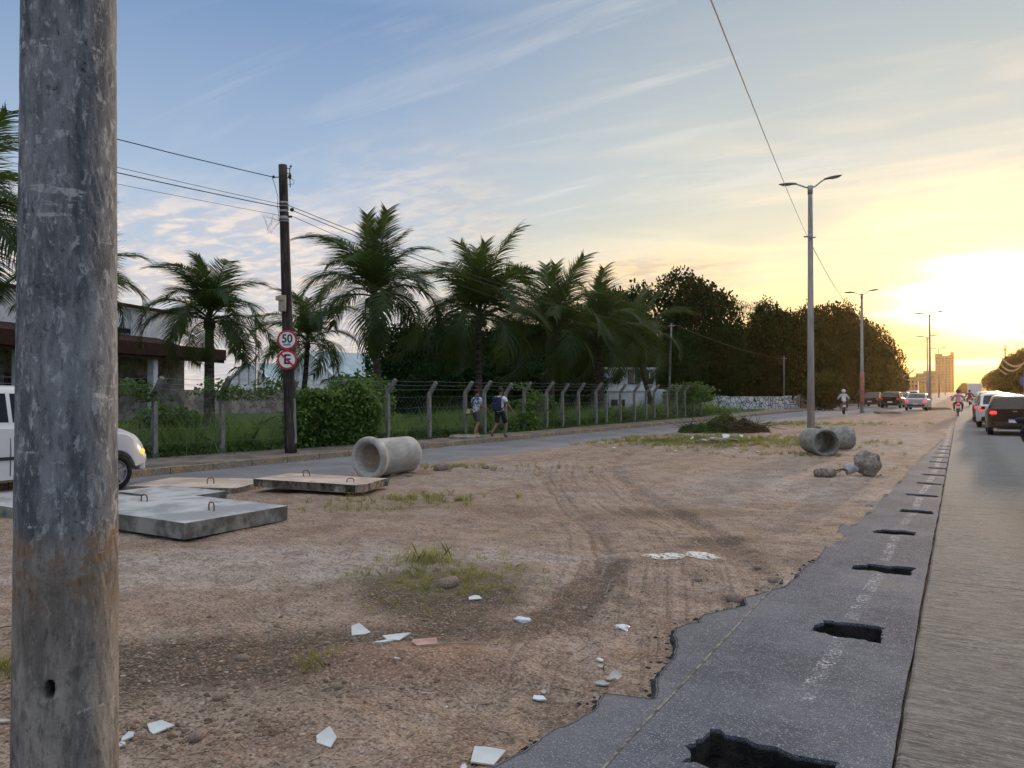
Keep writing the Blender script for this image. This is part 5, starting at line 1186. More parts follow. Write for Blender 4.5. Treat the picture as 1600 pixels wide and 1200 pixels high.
WK2 = dict(WALK, elR=(.32, .06, 1.17), wrR=(.42, .16, .96), elL=(-.29, -.05, 1.15), wrL=(-.30, .10, .92))
WK1 = dict(WALK, kneeL=(-.09, .18, .53), ankL=(-.08, .12, .09), toeL=(-.09, .28, .05), kneeR=(.10, .0, .50), ankR=(.09, -.22, .13), toeR=(.10, -.10, .04), elR=(.30, -.08, 1.17), wrR=(.30, .14, 1.10))
person('person walking away in a blue and white patterned shirt and grey shorts', (w1[0], w1[1], .14), R(-6), .90, WK1, skin_a, fl.m, flat('grey_shorts', (.10, .085, .10), .85), .75, .80, flat('tan_shoe', (.42, .30, .20), .8))
person('person walking away in a white T-shirt and black knee shorts', (w2[0], w2[1], .14), R(-4), .93, WK2, skin_b, flat('white_tee', (.62, .66, .68), .85), flat('black_shorts', (.012, .013, .02), .85), .62, .85, flat('brown_sandal', (.12, .06, .04), .8))
navy = flat('navy_cloth', (.012, .018, .055), .7)
t = thing('backpack', 'navy backpack worn by the walker in the white T-shirt', 'backpack', (w2[0], w2[1], .14), R(-4)); t.scale = (.93,) * 3
mb = MB(); mb.box((0, -.18, 1.20), (.33, .17, .50)); me = bevel(mb.mesh('pack_body'), .06, 4, 30); link('pack_body', me, navy, t, True)
mb = MB(); mb.box((0, -.285, 1.10), (.25, .07, .26)); link('pack_pocket', bevel(mb.mesh('pack_pocket'), .03, 3), navy, t, True)
for sx in (-1, 1): mb = MB(); mb.tube([(sx * .10, -.12, 1.40), (sx * .12, .02, 1.50), (sx * .12, .15, 1.36), (sx * .13, .10, 1.10), (sx * .13, -.12, 1.02)], .022, 6); mb.build('shoulder_strap', navy, t, True)
t = thing('shoulder_bag', 'pale yellow-green bag hanging on the left hip of the walker in the patterned shirt', 'bag', (w1[0], w1[1], .14), R(-6)); t.scale = (.9,) * 3
mb = MB(); mb.box((-.26, -.06, .93), (.16, .30, .20), taper=.75); link('bag_body', bevel(mb.mesh('bag_body'), .02, 2), flat('yellow_green_cloth', (.42, .45, .20), .8), t)
mb = MB(); mb.box((-.26, -.06, .835), (.17, .31, .03)); mb.build('bag_base', blackp, t); mb = MB(); mb.tube([(-.22, -.14, 1.0), (-.12, -.165, 1.2), (.02, -.155, 1.40), (.10, -.07, 1.52), (.10, .06, 1.48), (-.02, .16, 1.3), (-.2, .12, 1.02)], .020, 6); mb.build('bag_strap', navy, t, True)

# ================================================================== VEHICLES
def wheel(parent, x, y, r, w=.2, side=1):
    t = bpy.data.objects.new('wheel', None); 
    mb = MB(); mb.lathe([(r * .66, -w / 2), (r * .93, -w / 2), (r, -w / 2 + .03), (r, w / 2 - .03), (r * .93, w / 2), (r * .66, w / 2)], 32, (0, 0, 0), 'X', closed=True)
    wo_ = link('wheel', recalc(mb.mesh('tyre')), rubber, parent, True, loc=(x, y, r)); wo_.name = 'wheel'
    bpy.data.objects.remove(t)
    mb = MB(); mb.lathe([(r * .67, side * w * .5), (r * .62, side * w * .46), (r * .58, side * w * .30), (.0001, side * w * .28)], 32, (0, 0, 0), 'X')
    for k in range(5):
        a = 2 * pi * k / 5; M_ = Matrix.Rotation(a, 3, 'X'); mb.box(M_ @ Vector((side * w * .42, 0, r * .34)), (w * .12, r * .16, r * .56), M=M_)
    mb.ell((side * w * .44, 0, 0), (.02, .05, .05), 10, 6); mb.build('rim', alloy, wo_, False); return wo_
def car(label, loc, rz, L, Wd, top, belt, paint, kind='car', r=.30, sill=.26, ax=None, rear_glass=True, lights='off', plate=True, group='cars', rails=None, mould=False, head=False, pillars=(), sz=1.0):
    t = thing('car', label, kind, loc, rz, group); t.scale = (sz,) * 3
    ax = ax or (-L / 2 + .75, L / 2 - .80); n = int(L / .055); ys = np.linspace(-L / 2, L / 2, n)
    ys = np.unique(np.concatenate([ys, [p[0] for p in top]])); V = []; gl_side = []; gl_top = []; prof = []
    for y in ys:
        zt = float(np.interp(y, *zip(*top))); zb = min(float(np.interp(y, *zip(*belt))), zt - .012); z0 = sill
        e = max(0, (abs(y) - (L / 2 - .55)) / .55); w = Wd / 2 * (1 - .14 * e ** 2.2); z0 += .10 * e ** 2
        for yc in ax:
            d = abs(y - yc); Ra = r + .065
            if d < Ra: z0 = max(z0, r + math.sqrt(Ra * Ra - d * d))
        z0 = min(z0, zb - .06); g = zt - zb; gf = min(1, g / .42); wr = w * (.955 - .17 * gf)
        zm = max(z0 + .03, sill + (zb - sill) * .52)
        pr = [(0, sill + .02), (w - .30, sill + .02), (w - .28, z0 - .0), (w * .985, z0), (w * 1.0, min(zm, zb - .04)), (w * .99, zb - .035 if zb - .035 > zm - .02 else zb - .02), (w * .955, zb), (w * .955 - (w * .955 - wr) * .10, zb + g * .10), (w * .955 - (w * .955 - wr) * .86, zb + g * .82), (wr * .97, zb + g * .93), (wr * .86, zb + g * .985), (wr * .5, zt + .012 * gf), (0, zt + .018 * gf)]
        V.append([(x, float(y), z) for x, z in pr]); prof.append((float(y), zt, zb, g))
    K = 13; m = len(V); verts = []; body = []; glass = []
    for s in (1, -1):
        b = len(verts); verts += [(x * s, y, z) for row in V for (x, y, z) in row]
        for i in range(m - 1):
            y = (prof[i][0] + prof[i + 1][0]) / 2; g = min(prof[i][3], prof[i + 1][3]); sl = abs(prof[i + 1][1] - prof[i][1]) / (prof[i + 1][0] - prof[i][0])
            for k in range(K - 1):
                f = (b + i * K + k, b + i * K + k + 1, b + (i + 1) * K + k + 1, b + (i + 1) * K + k); f = f if s < 0 else f[::-1]
                isg = (k == 7 and g > .17 and not any(abs(y - p) < .045 for p in pillars)) or (k >= 10 and sl > .33 and g > .07 and (rear_glass or y > 0))
                (glass if isg else body).append(f)
    for i in (0, m - 1):
        idx = [i * K + k for k in range(K)] + [m * K + i * K + k for k in range(K - 1, -1, -1)]; body.append(tuple(idx if i == 0 else idx[::-1]))
    def sub(fs, name, mat, sm=True):
        used = sorted({v for f in fs for v in f}); mp_ = {v: i for i, v in enumerate(used)}; me = bpy.data.meshes.new(name); me.from_pydata([verts[v] for v in used], [], [tuple(mp_[v] for v in f) for f in fs])
        bm = bmesh.new(); bm.from_mesh(me); bmesh.ops.remove_doubles(bm, verts=bm.verts, dist=.0005); bmesh.ops.recalc_face_normals(bm, faces=bm.faces) if name == 'body' else None
        for e in bm.edges: 
            if len(e.link_faces) == 2 and e.calc_face_angle(0) > R(38): e.smooth = False
        bm.to_mesh(me); bm.free(); return link(name, me, mat, t, sm)
    sub(body, 'body', paint); sub(glass, 'window_glass', glass_d)
    mb = MB(); mb.box((0, 0, sill + .14), (Wd - .62, L - .5, .34)); mb.build('underbody', blackp, t)
    for yc in ax:
        for s in (-1, 1): wheel(t, s * (Wd / 2 - .115), yc, r, .19, s)
    zr = float(np.interp(-L / 2 + .02, *zip(*top))); lm = {'on': lensr, 'off': lensr_dim}[lights]
    for s in (-1, 1):
        mb = MB(); mb.box((s * (Wd / 2 - .19), -L / 2 + .01, zr - .15), (.25, .10, .12), taper=.8); link('tail_light', bevel(mb.mesh('tail_light'), .04, 3), lm, t)
        zf = float(np.interp(L / 2 - .1, *zip(*top))); mb = MB(); mb.box((s * (Wd / 2 - .27), L / 2 - .14, zf - .17), (.26, .20, .13), rz=-s * .35); link('headlight', bevel(mb.mesh('headlight'), .04, 2), lensw if head else lensoff, t)
        mb = MB(); yb = L / 2 - 1.42; zb = float(np.interp(yb, *zip(*belt))); mb.box((s * (Wd / 2 + .09), yb, zb + .07), (.16, .10, .13)); link('wing_mirror', bevel(mb.mesh('wing_mirror'), .03, 2), paint, t, True)
    mb = MB(); mb.box((0, -L / 2 - .0, .42), (Wd * .80, .12, .18)); link('rear_bumper', bevel(mb.mesh('rear_bumper'), .04, 2), blackp, t)
    mb = MB(); mb.box((0, L / 2 - .02, .40), (Wd * .78, .12, .20)); link('front_bumper', bevel(mb.mesh('front_bumper'), .04, 2), paint if mould else blackp, t)
    if plate:
        mb = MB(); mb.box((0, -L / 2 - .068, .56), (.40, .012, .13)); p = mb.build('licence_plate', white_paint, t); mb = MB(); mb.box((0, -L / 2 - .076, .607), (.39, .006, .025)); mb.build('plate_band', bluep, p)
    mb = MB(); mb.box((0, -L / 2 - .02, zr - .10), (.14, .03, .03)); mb.build('badge', alloy, t)
    return t
def carpaint(n, c): 
    m = Mat(n).col(c, .28, .5); m.b.inputs['Coat Weight'].default_value = .25; m.b.inputs['Coat Roughness'].default_value = .08; return m.m
p_white = carpaint('car_white', (.60, .60, .61)); p_black = carpaint('car_black', (.010, .008, .010)); p_black.node_tree.nodes['Principled BSDF'].inputs['Specular IOR Level'].default_value = .22; p_black.node_tree.nodes['Principled BSDF'].inputs['Coat Weight'].default_value = .08; p_silver = carpaint('car_silver', (.36, .38, .40)); p_dark = carpaint('car_dark_red', (.05, .015, .015)); p_grey = carpaint('car_dark_grey', (.05, .05, .055))
hatch = lambda L, h: [(-L / 2, 1.0), (-L / 2 + .10, 1.06), (-L / 2 + .55, h - .10), (-L / 2 + .85, h - .02), (-L / 2 + 1.7, h), (L / 2 - 2.0, h - .06), (L / 2 - 1.75, h - .14), (L / 2 - 1.05, 1.00), (L / 2 - .45, .88), (L / 2 - .1, .72), (L / 2, .60)]
hb_ = lambda L: [(-L / 2, .97), (-L / 2 + .5, .99), (0, .93), (L / 2 - 1.1, .90), (L / 2 - .45, .84), (L / 2, .56)]
sedan = lambda L, h: [(-L / 2, .92), (-L / 2 + .1, .98), (-L / 2 + .55, 1.0), (-L / 2 + 1.2, h - .07), (-L / 2 + 1.5, h), (L / 2 - 2.15, h), (L / 2 - 1.9, h - .09), (L / 2 - 1.15, .96), (L / 2 - .4, .84), (L / 2 - .1, .70), (L / 2, .58)]
sb_ = lambda L: [(-L / 2, .90), (-L / 2 + .6, .95), (0, .92), (L / 2 - 1.1, .88), (L / 2 - .4, .80), (L / 2, .54)]
# white SUV behind the post
L_ = 4.1; suv = [(-2.05, 1.2), (-1.95, 1.55), (-1.6, 1.72), (-.9, 1.77), (.1, 1.76), (.35, 1.70), (.55, 1.60), (1.12, 1.16), (1.25, 1.10), (1.55, 1.05), (1.80, .95), (1.98, .80), (2.05, .66)]
sbelt = [(-2.05, 1.18), (-1.5, 1.19), (0, 1.15), (1.1, 1.06), (1.6, .98), (1.85, .84), (2.05, .60)]
wc = (-12.3 - .84, 8.42 - 2.02); c1_ = car('white high-roofed car half hidden behind the round post, with warm light on its front', (*wc, 0), R(0), L_, 1.70, suv, sbelt, p_white, 'car', .315, .36, (-1.32, 1.42), mould=True, pillars=(-.95, -.22, .02), plate=False)
mb = MB(); mb.box((.855, -.3, .68), (.02, 2.2, .05)); mb.build('side_moulding', blackp, c1_)
for yy_ in (-.25, .83): mb = MB(); mb.tube([(.842, yy_, .42), (.855, yy_, .8), (.832, yy_, 1.10)], .006, 4); mb.build('door_seam', blackp, c1_)
mb = MB(); mb.box((.862, -.08, .98), (.03, .16, .035)); link('door_handle', bevel(mb.mesh('door_handle'), .01), p_white, c1_)
mb = MB(); mb.box((.70, 1.90, .64), (.20, .20, .11)); link('warm_glow_block', bevel(mb.mesh('warm_glow_block'), .05), glow_amber, c1_)  # added glowing block, stands in for warm light on the front corner
# right lane queue
car('black hatchback with glowing left tail light, nearest in the right-hand queue', (.85 + .88, 35.9, .01), 0, 3.95, 1.75, hatch(3.95, 1.50), hb_(3.95), p_black, lights='on', group='cars queuing on the right', pillars=(-.1,))
car('white car directly ahead of the black hatchback', (.62 + .88, 42.7, .01), 0, 4.1, 1.76, hatch(4.1, 1.56), hb_(4.1), p_white, lights='on', group='cars queuing on the right', pillars=(-.1,))
car('dark red car peeking out ahead of the white car', (.52 + .88, 49.6, .01), 0, 4.0, 1.7, sedan(4.0, 1.46), sb_(4.0), p_dark, lights='on', group='cars queuing on the right', pillars=(-.1,))
car('second pale car farther up the queue, roof catching the sun', (1.55, 56.5, .01), 0, 4.0, 1.7, hatch(4.0, 1.62), hb_(4.0), p_white, lights='off', group='cars queuing on the right', pillars=(-.1,))
# left carriageway
def place(u, v): x, y = gp(u, v); return (x, y)
x, y = place(1433, 641.5); car('silver sedan with its brake lights on, beyond the dirt median', (x, y + 2, .02), R(-3), 4.3, 1.72, sedan(4.3, 1.43), sb_(4.3), p_silver, lights='on', group='cars on the left carriageway', pillars=(-.1,))
x, y = place(1393, 638); car('black hatchback on the left carriageway beside the silver sedan', (x, y + 2, .02), R(-4), 3.9, 1.72, hatch(3.9, 1.5), hb_(3.9), p_black, lights='off', group='cars on the left carriageway', pillars=(-.1,), sz=1.05)
x, y = place(1368, 636.5); car('second black car, farther left and partly behind the first', (x - .5, y + 4, .02), R(-6), 4.2, 1.74, sedan(4.2, 1.5), sb_(4.2), p_black, lights='off', group='cars on the left carriageway', pillars=(-.1,))
x, y = at(1426, 96); car('small white car beyond the silver sedan', (x, y, .02), 0, 4.0, 1.7, hatch(4.0, 1.65), hb_(4.0), p_white, group='cars on the left carriageway', pillars=(-.1,))
x, y = at(1409, 88); oc = car('oncoming car with blazing headlights between the black hatchback and the silver sedan', (x, y, .02), R(180 + 2), 4.0, 1.7, hatch(4.0, 1.5), hb_(4.0), p_grey, group='cars on the left carriageway', head=True, pillars=(-.1,))
# truck
x, y = at(1523, 150); t = thing('truck', 'pale box truck far ahead beyond the right-hand queue', 'truck', (x, y, .01)); mb = MB(); mb.box((0, 3, 1.85), (2.4, 6, 2.5)); link('cargo_box', bevel(mb.mesh('cargo_box'), .08), white_paint, t)
mb = MB(); mb.box((0, 6.9, 1.35), (2.2, 1.6, 2.0)); link('cab', bevel(mb.mesh('cab'), .15, 3), p_white, t); mb = MB(); mb.box((0, 3.4, .52), (2.0, 7.6, .2)); mb.build('chassis', blackp, t)
for yy_ in (1.2, 6.7):
    for s in (-1, 1): wheel(t, s * 1.0, yy_, .45, .28, s)
for s in (-1, 1): mb = MB(); mb.box((s * .95, -.03, .75), (.25, .06, .14)); mb.build('tail_light', lensr_dim, t)
mb = MB(); mb.box((0, -.02, .62), (2.2, .08, .12)); mb.build('rear_bumper', blackp, t)

def motorbike(label, loc, rz, paint, red=True, rider=None, box=False, hl=False):
    t = thing('motorcycle', label, 'motorcycle', (*loc, .02), rz, 'motorcycles on the road')
    for y, r in ((-.62, .29), (.66, .30)):
        mb = MB(); mb.lathe([(r + .05 * cos(a), .05 * sin(a)) for a in [2 * pi * k / 10 for k in range(10)]], 28, (0, 0, 0), 'X', closed=True); w = link('wheel', recalc(mb.mesh('tyre')), rubber, t, True, loc=(0, y, r + .045))
        mb = MB(); mb.lathe([(r - .03, -.03), (r - .03, .03)], 28, (0, 0, 0), 'X'); mb.tube([(-.06, 0, 0), (.06, 0, 0)], .05, 10)
        for k in range(6): a = k * pi / 3; mb.tube([(0, 0, 0), (0, cos(a) * r * .93, sin(a) * r * .93)], .012, 4)
        mb.build('rim', alloy, w)
    V_ = MB(); V_.ell((0, .22, .80), (.15, .27, .15), 14, 10); V_.build('fuel_tank', paint, t, True)
    mb = MB(); mb.ell((0, -.62, .78), (.13, .28, .10), 14, 8); mb.build('tail_fairing', paint, t, True)
    mb = MB(); mb.box((0, -.30, .80), (.25, .70, .10)); link('seat', bevel(mb.mesh('seat'), .04, 3), rubber, t, True)
    mb = MB(); mb.box((0, .05, .45), (.22, .42, .34)); link('engine', bevel(mb.mesh('engine'), .05, 2), alloy, t)
    mb = MB(); mb.tube([(.09, .66, .35), (.09, .52, .98)], .025, 8); mb.tube([(-.09, .66, .35), (-.09, .52, .98)], .025, 8); mb.tube([(0, .45, .85), (0, .1, .62), (0, -.4, .66)], .03, 8); mb.tube([(.1, -.62, .34), (.1, .0, .42)], .025, 6); mb.tube([(-.1, -.62, .34), (-.1, .0, .42)], .025, 6); mb.build('frame', blackp, t)
    mb = MB(); mb.tube([(-.36, .30, 1.02), (-.22, .46, 1.04), (.22, .46, 1.04), (.36, .30, 1.02)], .016, 8); mb.build('handlebar', blackp, t)
    mb = MB(); mb.tube([(.16, .05, .35), (.18, -.3, .33), (.19, -.75, .42)], [.03, .045, .05], 10); mb.build('exhaust', alloy, t)
    mb = MB(); mb.box((0, -.90, .80), (.14, .05, .08)); link('tail_light', bevel(mb.mesh('tl'), .015), lensr if red else lensr_dim, t)
    mb = MB(); mb.box((0, -.93, .60), (.18, .015, .15)); mb.build('licence_plate', white_paint, t); mb = MB(); mb.box((0, -.88, .60), (.17, .05, .30)); mb.build('rear_mudguard', blackp, t)
    for s in (-1, 1): mb = MB(); mb.tube([(s * .26, .40, 1.04), (s * .36, .38, 1.24)], .008, 5); mb.ell((s * .38, .38, 1.26), (.07, .02, .045), 10, 6); mb.build('mirror', blackp, t)
    mb = MB(); mb.ell((0, .62, .92), (.10, .07, .10), 12, 8); mb.build('headlight', lensw if hl else lensoff, t, True)
    if box: mb = MB(); mb.box((0, -.72, 1.08), (.44, .40, .40)); link('delivery_box', bevel(mb.mesh('delivery_box'), .04, 2), rubber, t)
    return t
SIT = dict(pel=(0, -.22, .93), chest=(0, -.08, 1.28), neck=(0, -.03, 1.45), head=(0, .01, 1.61), kneeR=(.25, .22, .80), ankR=(.22, .0, .42), toeR=(.22, .16, .36), kneeL=(-.25, .22, .80), ankL=(-.22, .0, .42), toeL=(-.22, .16, .36),
    elR=(.36, .05, 1.12), wrR=(.36, .24, 1.04), elL=(-.36, .05, 1.12), wrL=(-.36, .24, 1.04))
x, y = place(1497, 650.5); motorbike('motorcycle with lit tail light ridden by the person in pink', (x, y), 0, p_dark, True)
person('rider in a pale pink shirt and dark helmet on the nearest right-hand motorcycle', (x, y, .02), 0, 1, SIT, skin_a, flat('pink_shirt', (.55, .28, .33), .8), flat('jeans_dark', (.03, .03, .05), .8), 2, 2, blackp, helmet=flat('dark_helmet', (.03, .025, .04), .3))
x, y = at(1515, 84); motorbike('dark motorcycle farther on, close to the left side of the queue', (x, y), 0, p_black, False)
person('rider in reddish dark clothes on the farther right-hand motorcycle', (x, y, .02), 0, 1, SIT, skin_b, flat('maroon_shirt', (.12, .04, .035), .8), flat('jeans_dark2', (.03, .03, .04), .8), 2, 2, blackp, helmet=flat('black_helmet', (.02, .02, .02), .3))
x, y = at(1651, 10.25); motorbike('motorcycle cut by the right edge, only its mirror and grip in view', (x, y), 0, p_black, False)
person('motorcycle rider almost wholly beyond the right picture edge, in black', (x, y, .02), 0, 1, SIT, skin_b, flat('black_jacket', (.02, .02, .022), .8), flat('jeans_dark4', (.02, .02, .03), .8), 2, 2, blackp, helmet=flat('black_helmet2', (.02, .02, .02), .3))
x, y = place(1318, 647.5); motorbike('dark motorcycle on the left carriageway ridden by the person in white', (x, y), R(10), p_black, False, hl=False)
person('rider in a white jacket and white helmet left of the second street lamp', (x, y, .02), R(10), 1, SIT, skin_b, flat('white_jacket', (.60, .62, .64), .8), flat('jeans_dark3', (.02, .02, .03), .8), 2, 2, blackp, helmet=flat('white_helmet', (.6, .6, .6), .3))
x, y = place(1347.5, 640); x, y = at(1349, 68); person('person standing in dark clothes right behind the second street lamp', (x - .3, y, .05), R(40), 1.0, dict(WALK, kneeR=(.10, .03, .5), ankR=(.1, 0, .09), toeR=(.11, .16, .05), kneeL=(-.10, .03, .5), ankL=(-.1, 0, .09), toeL=(-.11, .16, .05)), skin_b, flat('dark_top', (.03, .03, .035), .85), flat('dark_trousers', (.02, .02, .025), .85), 2, 2, blackp)

# ================================================================== LOW VEGETATION AND DEBRIS
def clump(P0, n, h, sp, w, r):
    """grass blades: returns centre, half axes"""
    a = r.uniform(0, 2 * pi, n); d = r.uniform(0, 1, n) ** .7 * sp; b = np.stack([P0[0] + np.cos(a) * d, P0[1] + np.sin(a) * d, np.full(n, P0[2])], -1)
    hh = h * r.uniform(.5, 1.2, n); ln = r.normal(0, .26, (n, 2)) * hh[:, None]; A = np.zeros((n, 3)); ang = r.uniform(0, pi, n); A[:, 0] = np.cos(ang) * w; A[:, 1] = np.sin(ang) * w
    B = np.stack([ln[:, 0] / 2, ln[:, 1] / 2, hh / 2], -1); return b + B, A, B
def blades(name, C, A, B, mat, label=None):
    n = len(C); V = np.empty((n, 5, 3)); V[:, 0] = C - A - B; V[:, 1] = C + A - B; V[:, 2] = C + A * .7; V[:, 3] = C + B * 1.0 + np.stack([B[:, 0], B[:, 1], -B[:, 2] * .12], -1); V[:, 4] = C - A * .7
    me = bpy.data.meshes.new(name); me.vertices.add(n * 5); me.vertices.foreach_set('co', V.reshape(-1)); me.loops.add(n * 5); me.loops.foreach_set('vertex_index', np.arange(n * 5, dtype=np.int32)); me.polygons.add(n)
    me.polygons.foreach_set('loop_start', np.arange(0, n * 5, 5, dtype=np.int32)); me.polygons.foreach_set('loop_total', np.full(n, 5, dtype=np.int32)); me.update(calc_edges=True); return link(name, me, mat)
def scatter(cs, mat, name, seed=1):
    r = np.random.default_rng(seed); C = []; A = []; B = []
    for (p, n, h, sp, w) in cs:
        c_, a_, b_ = clump(p, n, h, sp, w, r); C.append(c_); A.append(a_); B.append(b_)
    return blades(name, np.concatenate(C), np.concatenate(A), np.concatenate(B), mat)
r = np.random.default_rng(11); cs = []
def around(c, a, b, ang, n, nb, h, w, sp=.05):
    for _ in range(n):
        q = r.normal(size=2) * .6; x = c[0] + q[0] * a * cos(ang) - q[1] * b * sin(ang); y = c[1] + q[0] * a * sin(ang) + q[1] * b * cos(ang)
        if x > AE(y) - .1 or x < Lr(y) - .2: continue
        cs.append(((x, y, gz(x, y) - .01), nb, h, sp, w))
around(gp(690, 900), .75, .55, YAW, 120, 14, .075, .0020); around(gp(662, 880), .26, .14, YAW, 60, 16, .19, .0010); around(gp(740, 925), .30, .2, YAW, 16, 12, .07, .0022)
around(gp(1130, 690), 3.5, 2.6, YAW, 520, 16, .13, .006, .12); around(gp(1000, 690), 3, 1.6, YAW, 200, 14, .10, .005, .1); around(gp(650, 785), 1.0, .5, YAW, 60, 16, .12, .0035); around(gp(700, 735), 1.8, .6, YAW, 70, 14, .11, .004)
around(gp(1230, 663), 5, 2.2, YAW, 260, 14, .11, .007, .15); around(gp(1330, 735), .8, .6, YAW, 16, 12, .08, .003); around(gp(1250, 712), 1.2, .6, YAW, 50, 14, .12, .004)
around(gp(8, 1050), .12, .4, 0, 26, 16, .12, .002); around(gp(505, 1045), .10, .1, 0, 10, 14, .09, .002); around(gp(940, 1090), .08, .05, 0, 8, 14, .04, .002); around(gp(560, 800), .7, .3, YAW, 30, 12, .09, .003)
around(gp(850, 1180), .3, .2, 0, 2, 10, .04, .0015); around(gp(590, 940), .5, .2, 0, 14, 10, .07, .002)
tag(scatter(cs, grass_leaf, 'grass', 3), kind='stuff')
# dry twigs and straw
n = 11000; q = r.uniform(size=(n, 2)); yy_ = 2.0 + 16 * q[:, 0] ** 1.6; xl = np.maximum(-11.2, -1.9 * yy_ ** .85 - 1.2); xx_ = xl + (AE(yy_) - .12 - xl) * q[:, 1]
keep = (fbm(xx_, yy_, .9, 3, 23) + r.normal(0, .25, n)) > .02; xx_, yy_ = xx_[keep], yy_[keep]; n = len(xx_); a = r.uniform(0, pi, n); ln = r.uniform(.014, .06, n) * (1 + (r.uniform(size=n) < .05) * 1.6)
C = np.stack([xx_, yy_, gh(xx_, yy_) + .006], -1); A = np.stack([np.cos(a) * ln, np.sin(a) * ln, r.normal(0, .15, n) * ln], -1); B = np.stack([-np.sin(a), np.cos(a), np.zeros(n)], -1) * r.uniform(.0016, .0038, n)[:, None]
straw = leafmat('straw', (.20, .14, .08), (.42, .33, .22), (.10, .07, .045), .1); tag(link('straw_litter', quads_mesh('straw_litter', C, A, B), straw), kind='stuff')
# gravel
mb = MB(); ico = bmesh.new(); bmesh.ops.create_icosphere(ico, subdivisions=1, radius=1); iv = [v.co.copy() for v in ico.verts]; idf = [[v.index for v in f.verts] for f in ico.faces]; ico.free()
rr_ = random.Random(4); n = 0
while n < 4800:
    y = 2.0 + 15 * rr_.random() ** 1.7; xl = max(-11.2, -1.9 * y ** .85 - 1.2); x = xl + (float(AE(y)) + .02 - xl) * rr_.random()
    if float(fbm(x, y, 1.1, 2, 29)) + rr_.gauss(0, .3) < .05: n += 1; continue
    s = .003 + .012 * rr_.random() ** 4; s *= 1 + y * .05; z = gz(x, y); k = [rr_.uniform(.7, 1.25) for _ in iv]; ax_, ay_, az_ = rr_.uniform(.8, 1.4), rr_.uniform(.8, 1.3), rr_.uniform(.45, .8)
    mb.add([(x + v.x * s * k_ * ax_, y + v.y * s * k_ * ay_, z + v.z * s * k_ * az_) for v, k_ in zip(iv, k)], idf); n += 1
mb2 = MB()
for (x, y) in [p for p in left if 1.5 < p[1] < 8.5]:
    for _ in range(1):
        s = .004 + .020 * rr_.random() ** 3; xx = x - abs(rr_.gauss(0, .07)) - .01; yy = y + rr_.gauss(0, .04); z = gz(xx, yy); a1, a2, a3 = rr_.uniform(.8, 1.5), rr_.uniform(.8, 1.3), rr_.uniform(.5, .9)
        mb2.add([(xx + v.x * s * a1, yy + v.y * s * a2, z + v.z * s * a3) for v in iv], idf)
tag(mb2.build('asphalt_crumbs', MATS['fresh_break']), kind='stuff')
gm = Mat('gravel_stone'); rd = gm.N('ShaderNodeNewGeometry').outputs['Random Per Island']; gm.col(gm.mix(rd, gm.mix(gm.rng(rd, .0, .3), (.16, .11, .08), (.33, .22, .15)), (.40, .34, .29)), .9, .2)
tag(mb.build('gravel', gm.m), kind='stuff')
# soil clods in the rough patches
mb = MB(); n = 0
while n < 3000:
    y = 2.3 + 9 * rr_.random() ** 1.5; xl = max(-10, -1.9 * y ** .85 - 1.2); x = xl + (float(AE(y)) - .1 - xl) * rr_.random(); n += .04
    dk = float(max(gauss(x, y, gp(500, 1010), 1.3, .4, YAW + .2), gauss(x, y, gp(330, 1050), 1.0, .5, YAW), gauss(x, y, gp(300, 1140), .8, .25, YAW), .8 * gauss(x, y, gp(700, 930), .5, .4, YAW), .7 * gauss(x, y, gp(925, 950), .2, .5), .7 * gauss(x, y, gp(570, 1080), .6, .25, YAW), .4 * gauss(x, y, gp(1150, 900), .5, .4)))
    if rr_.random() > dk * 1.1 or float(fbm(x, y, 2.5, 3, 88)) < -.1: continue
    n += .96; s = .004 + .016 * rr_.random() ** 3; z = gz(x, y); k = [rr_.uniform(.65, 1.25) for _ in iv]; a1, a2, a3 = rr_.uniform(.8, 1.5), rr_.uniform(.8, 1.3), rr_.uniform(.5, .9)
    mb.add([(x + v.x * s * k_ * a1, y + v.y * s * k_ * a2, z + v.z * s * k_ * a3) for v, k_ in zip(iv, k)], idf)
cm_ = Mat('clod_soil'); rd = cm_.N('ShaderNodeNewGeometry').outputs['Random Per Island']; cm_.col(cm_.mix(rd, (.12, .085, .062), (.30, .215, .155)), .95, .1); cm_.bump(cm_.noise(cm_.pos(), 120, 4), .8, .005)
tag(mb.build('soil_clods', cm_.m), kind='stuff')
for (u, v, s_, lb) in [(1385, 646, .9, 'low dark soil heap on the dirt in front of the black hatchback'), (1462, 640, 1.1, 'flat dark soil heap on the far median dirt')]:
    x, y = gp(u, v); o = link('soil_heap', rock_mesh(s_, 7, (1.3, 1.0, .22), 3, .4), cm_.m, None, True, loc=(x, y, gz(x, y)), rot=(0, 0, YAW)); tag(o, lb, 'soil heap')
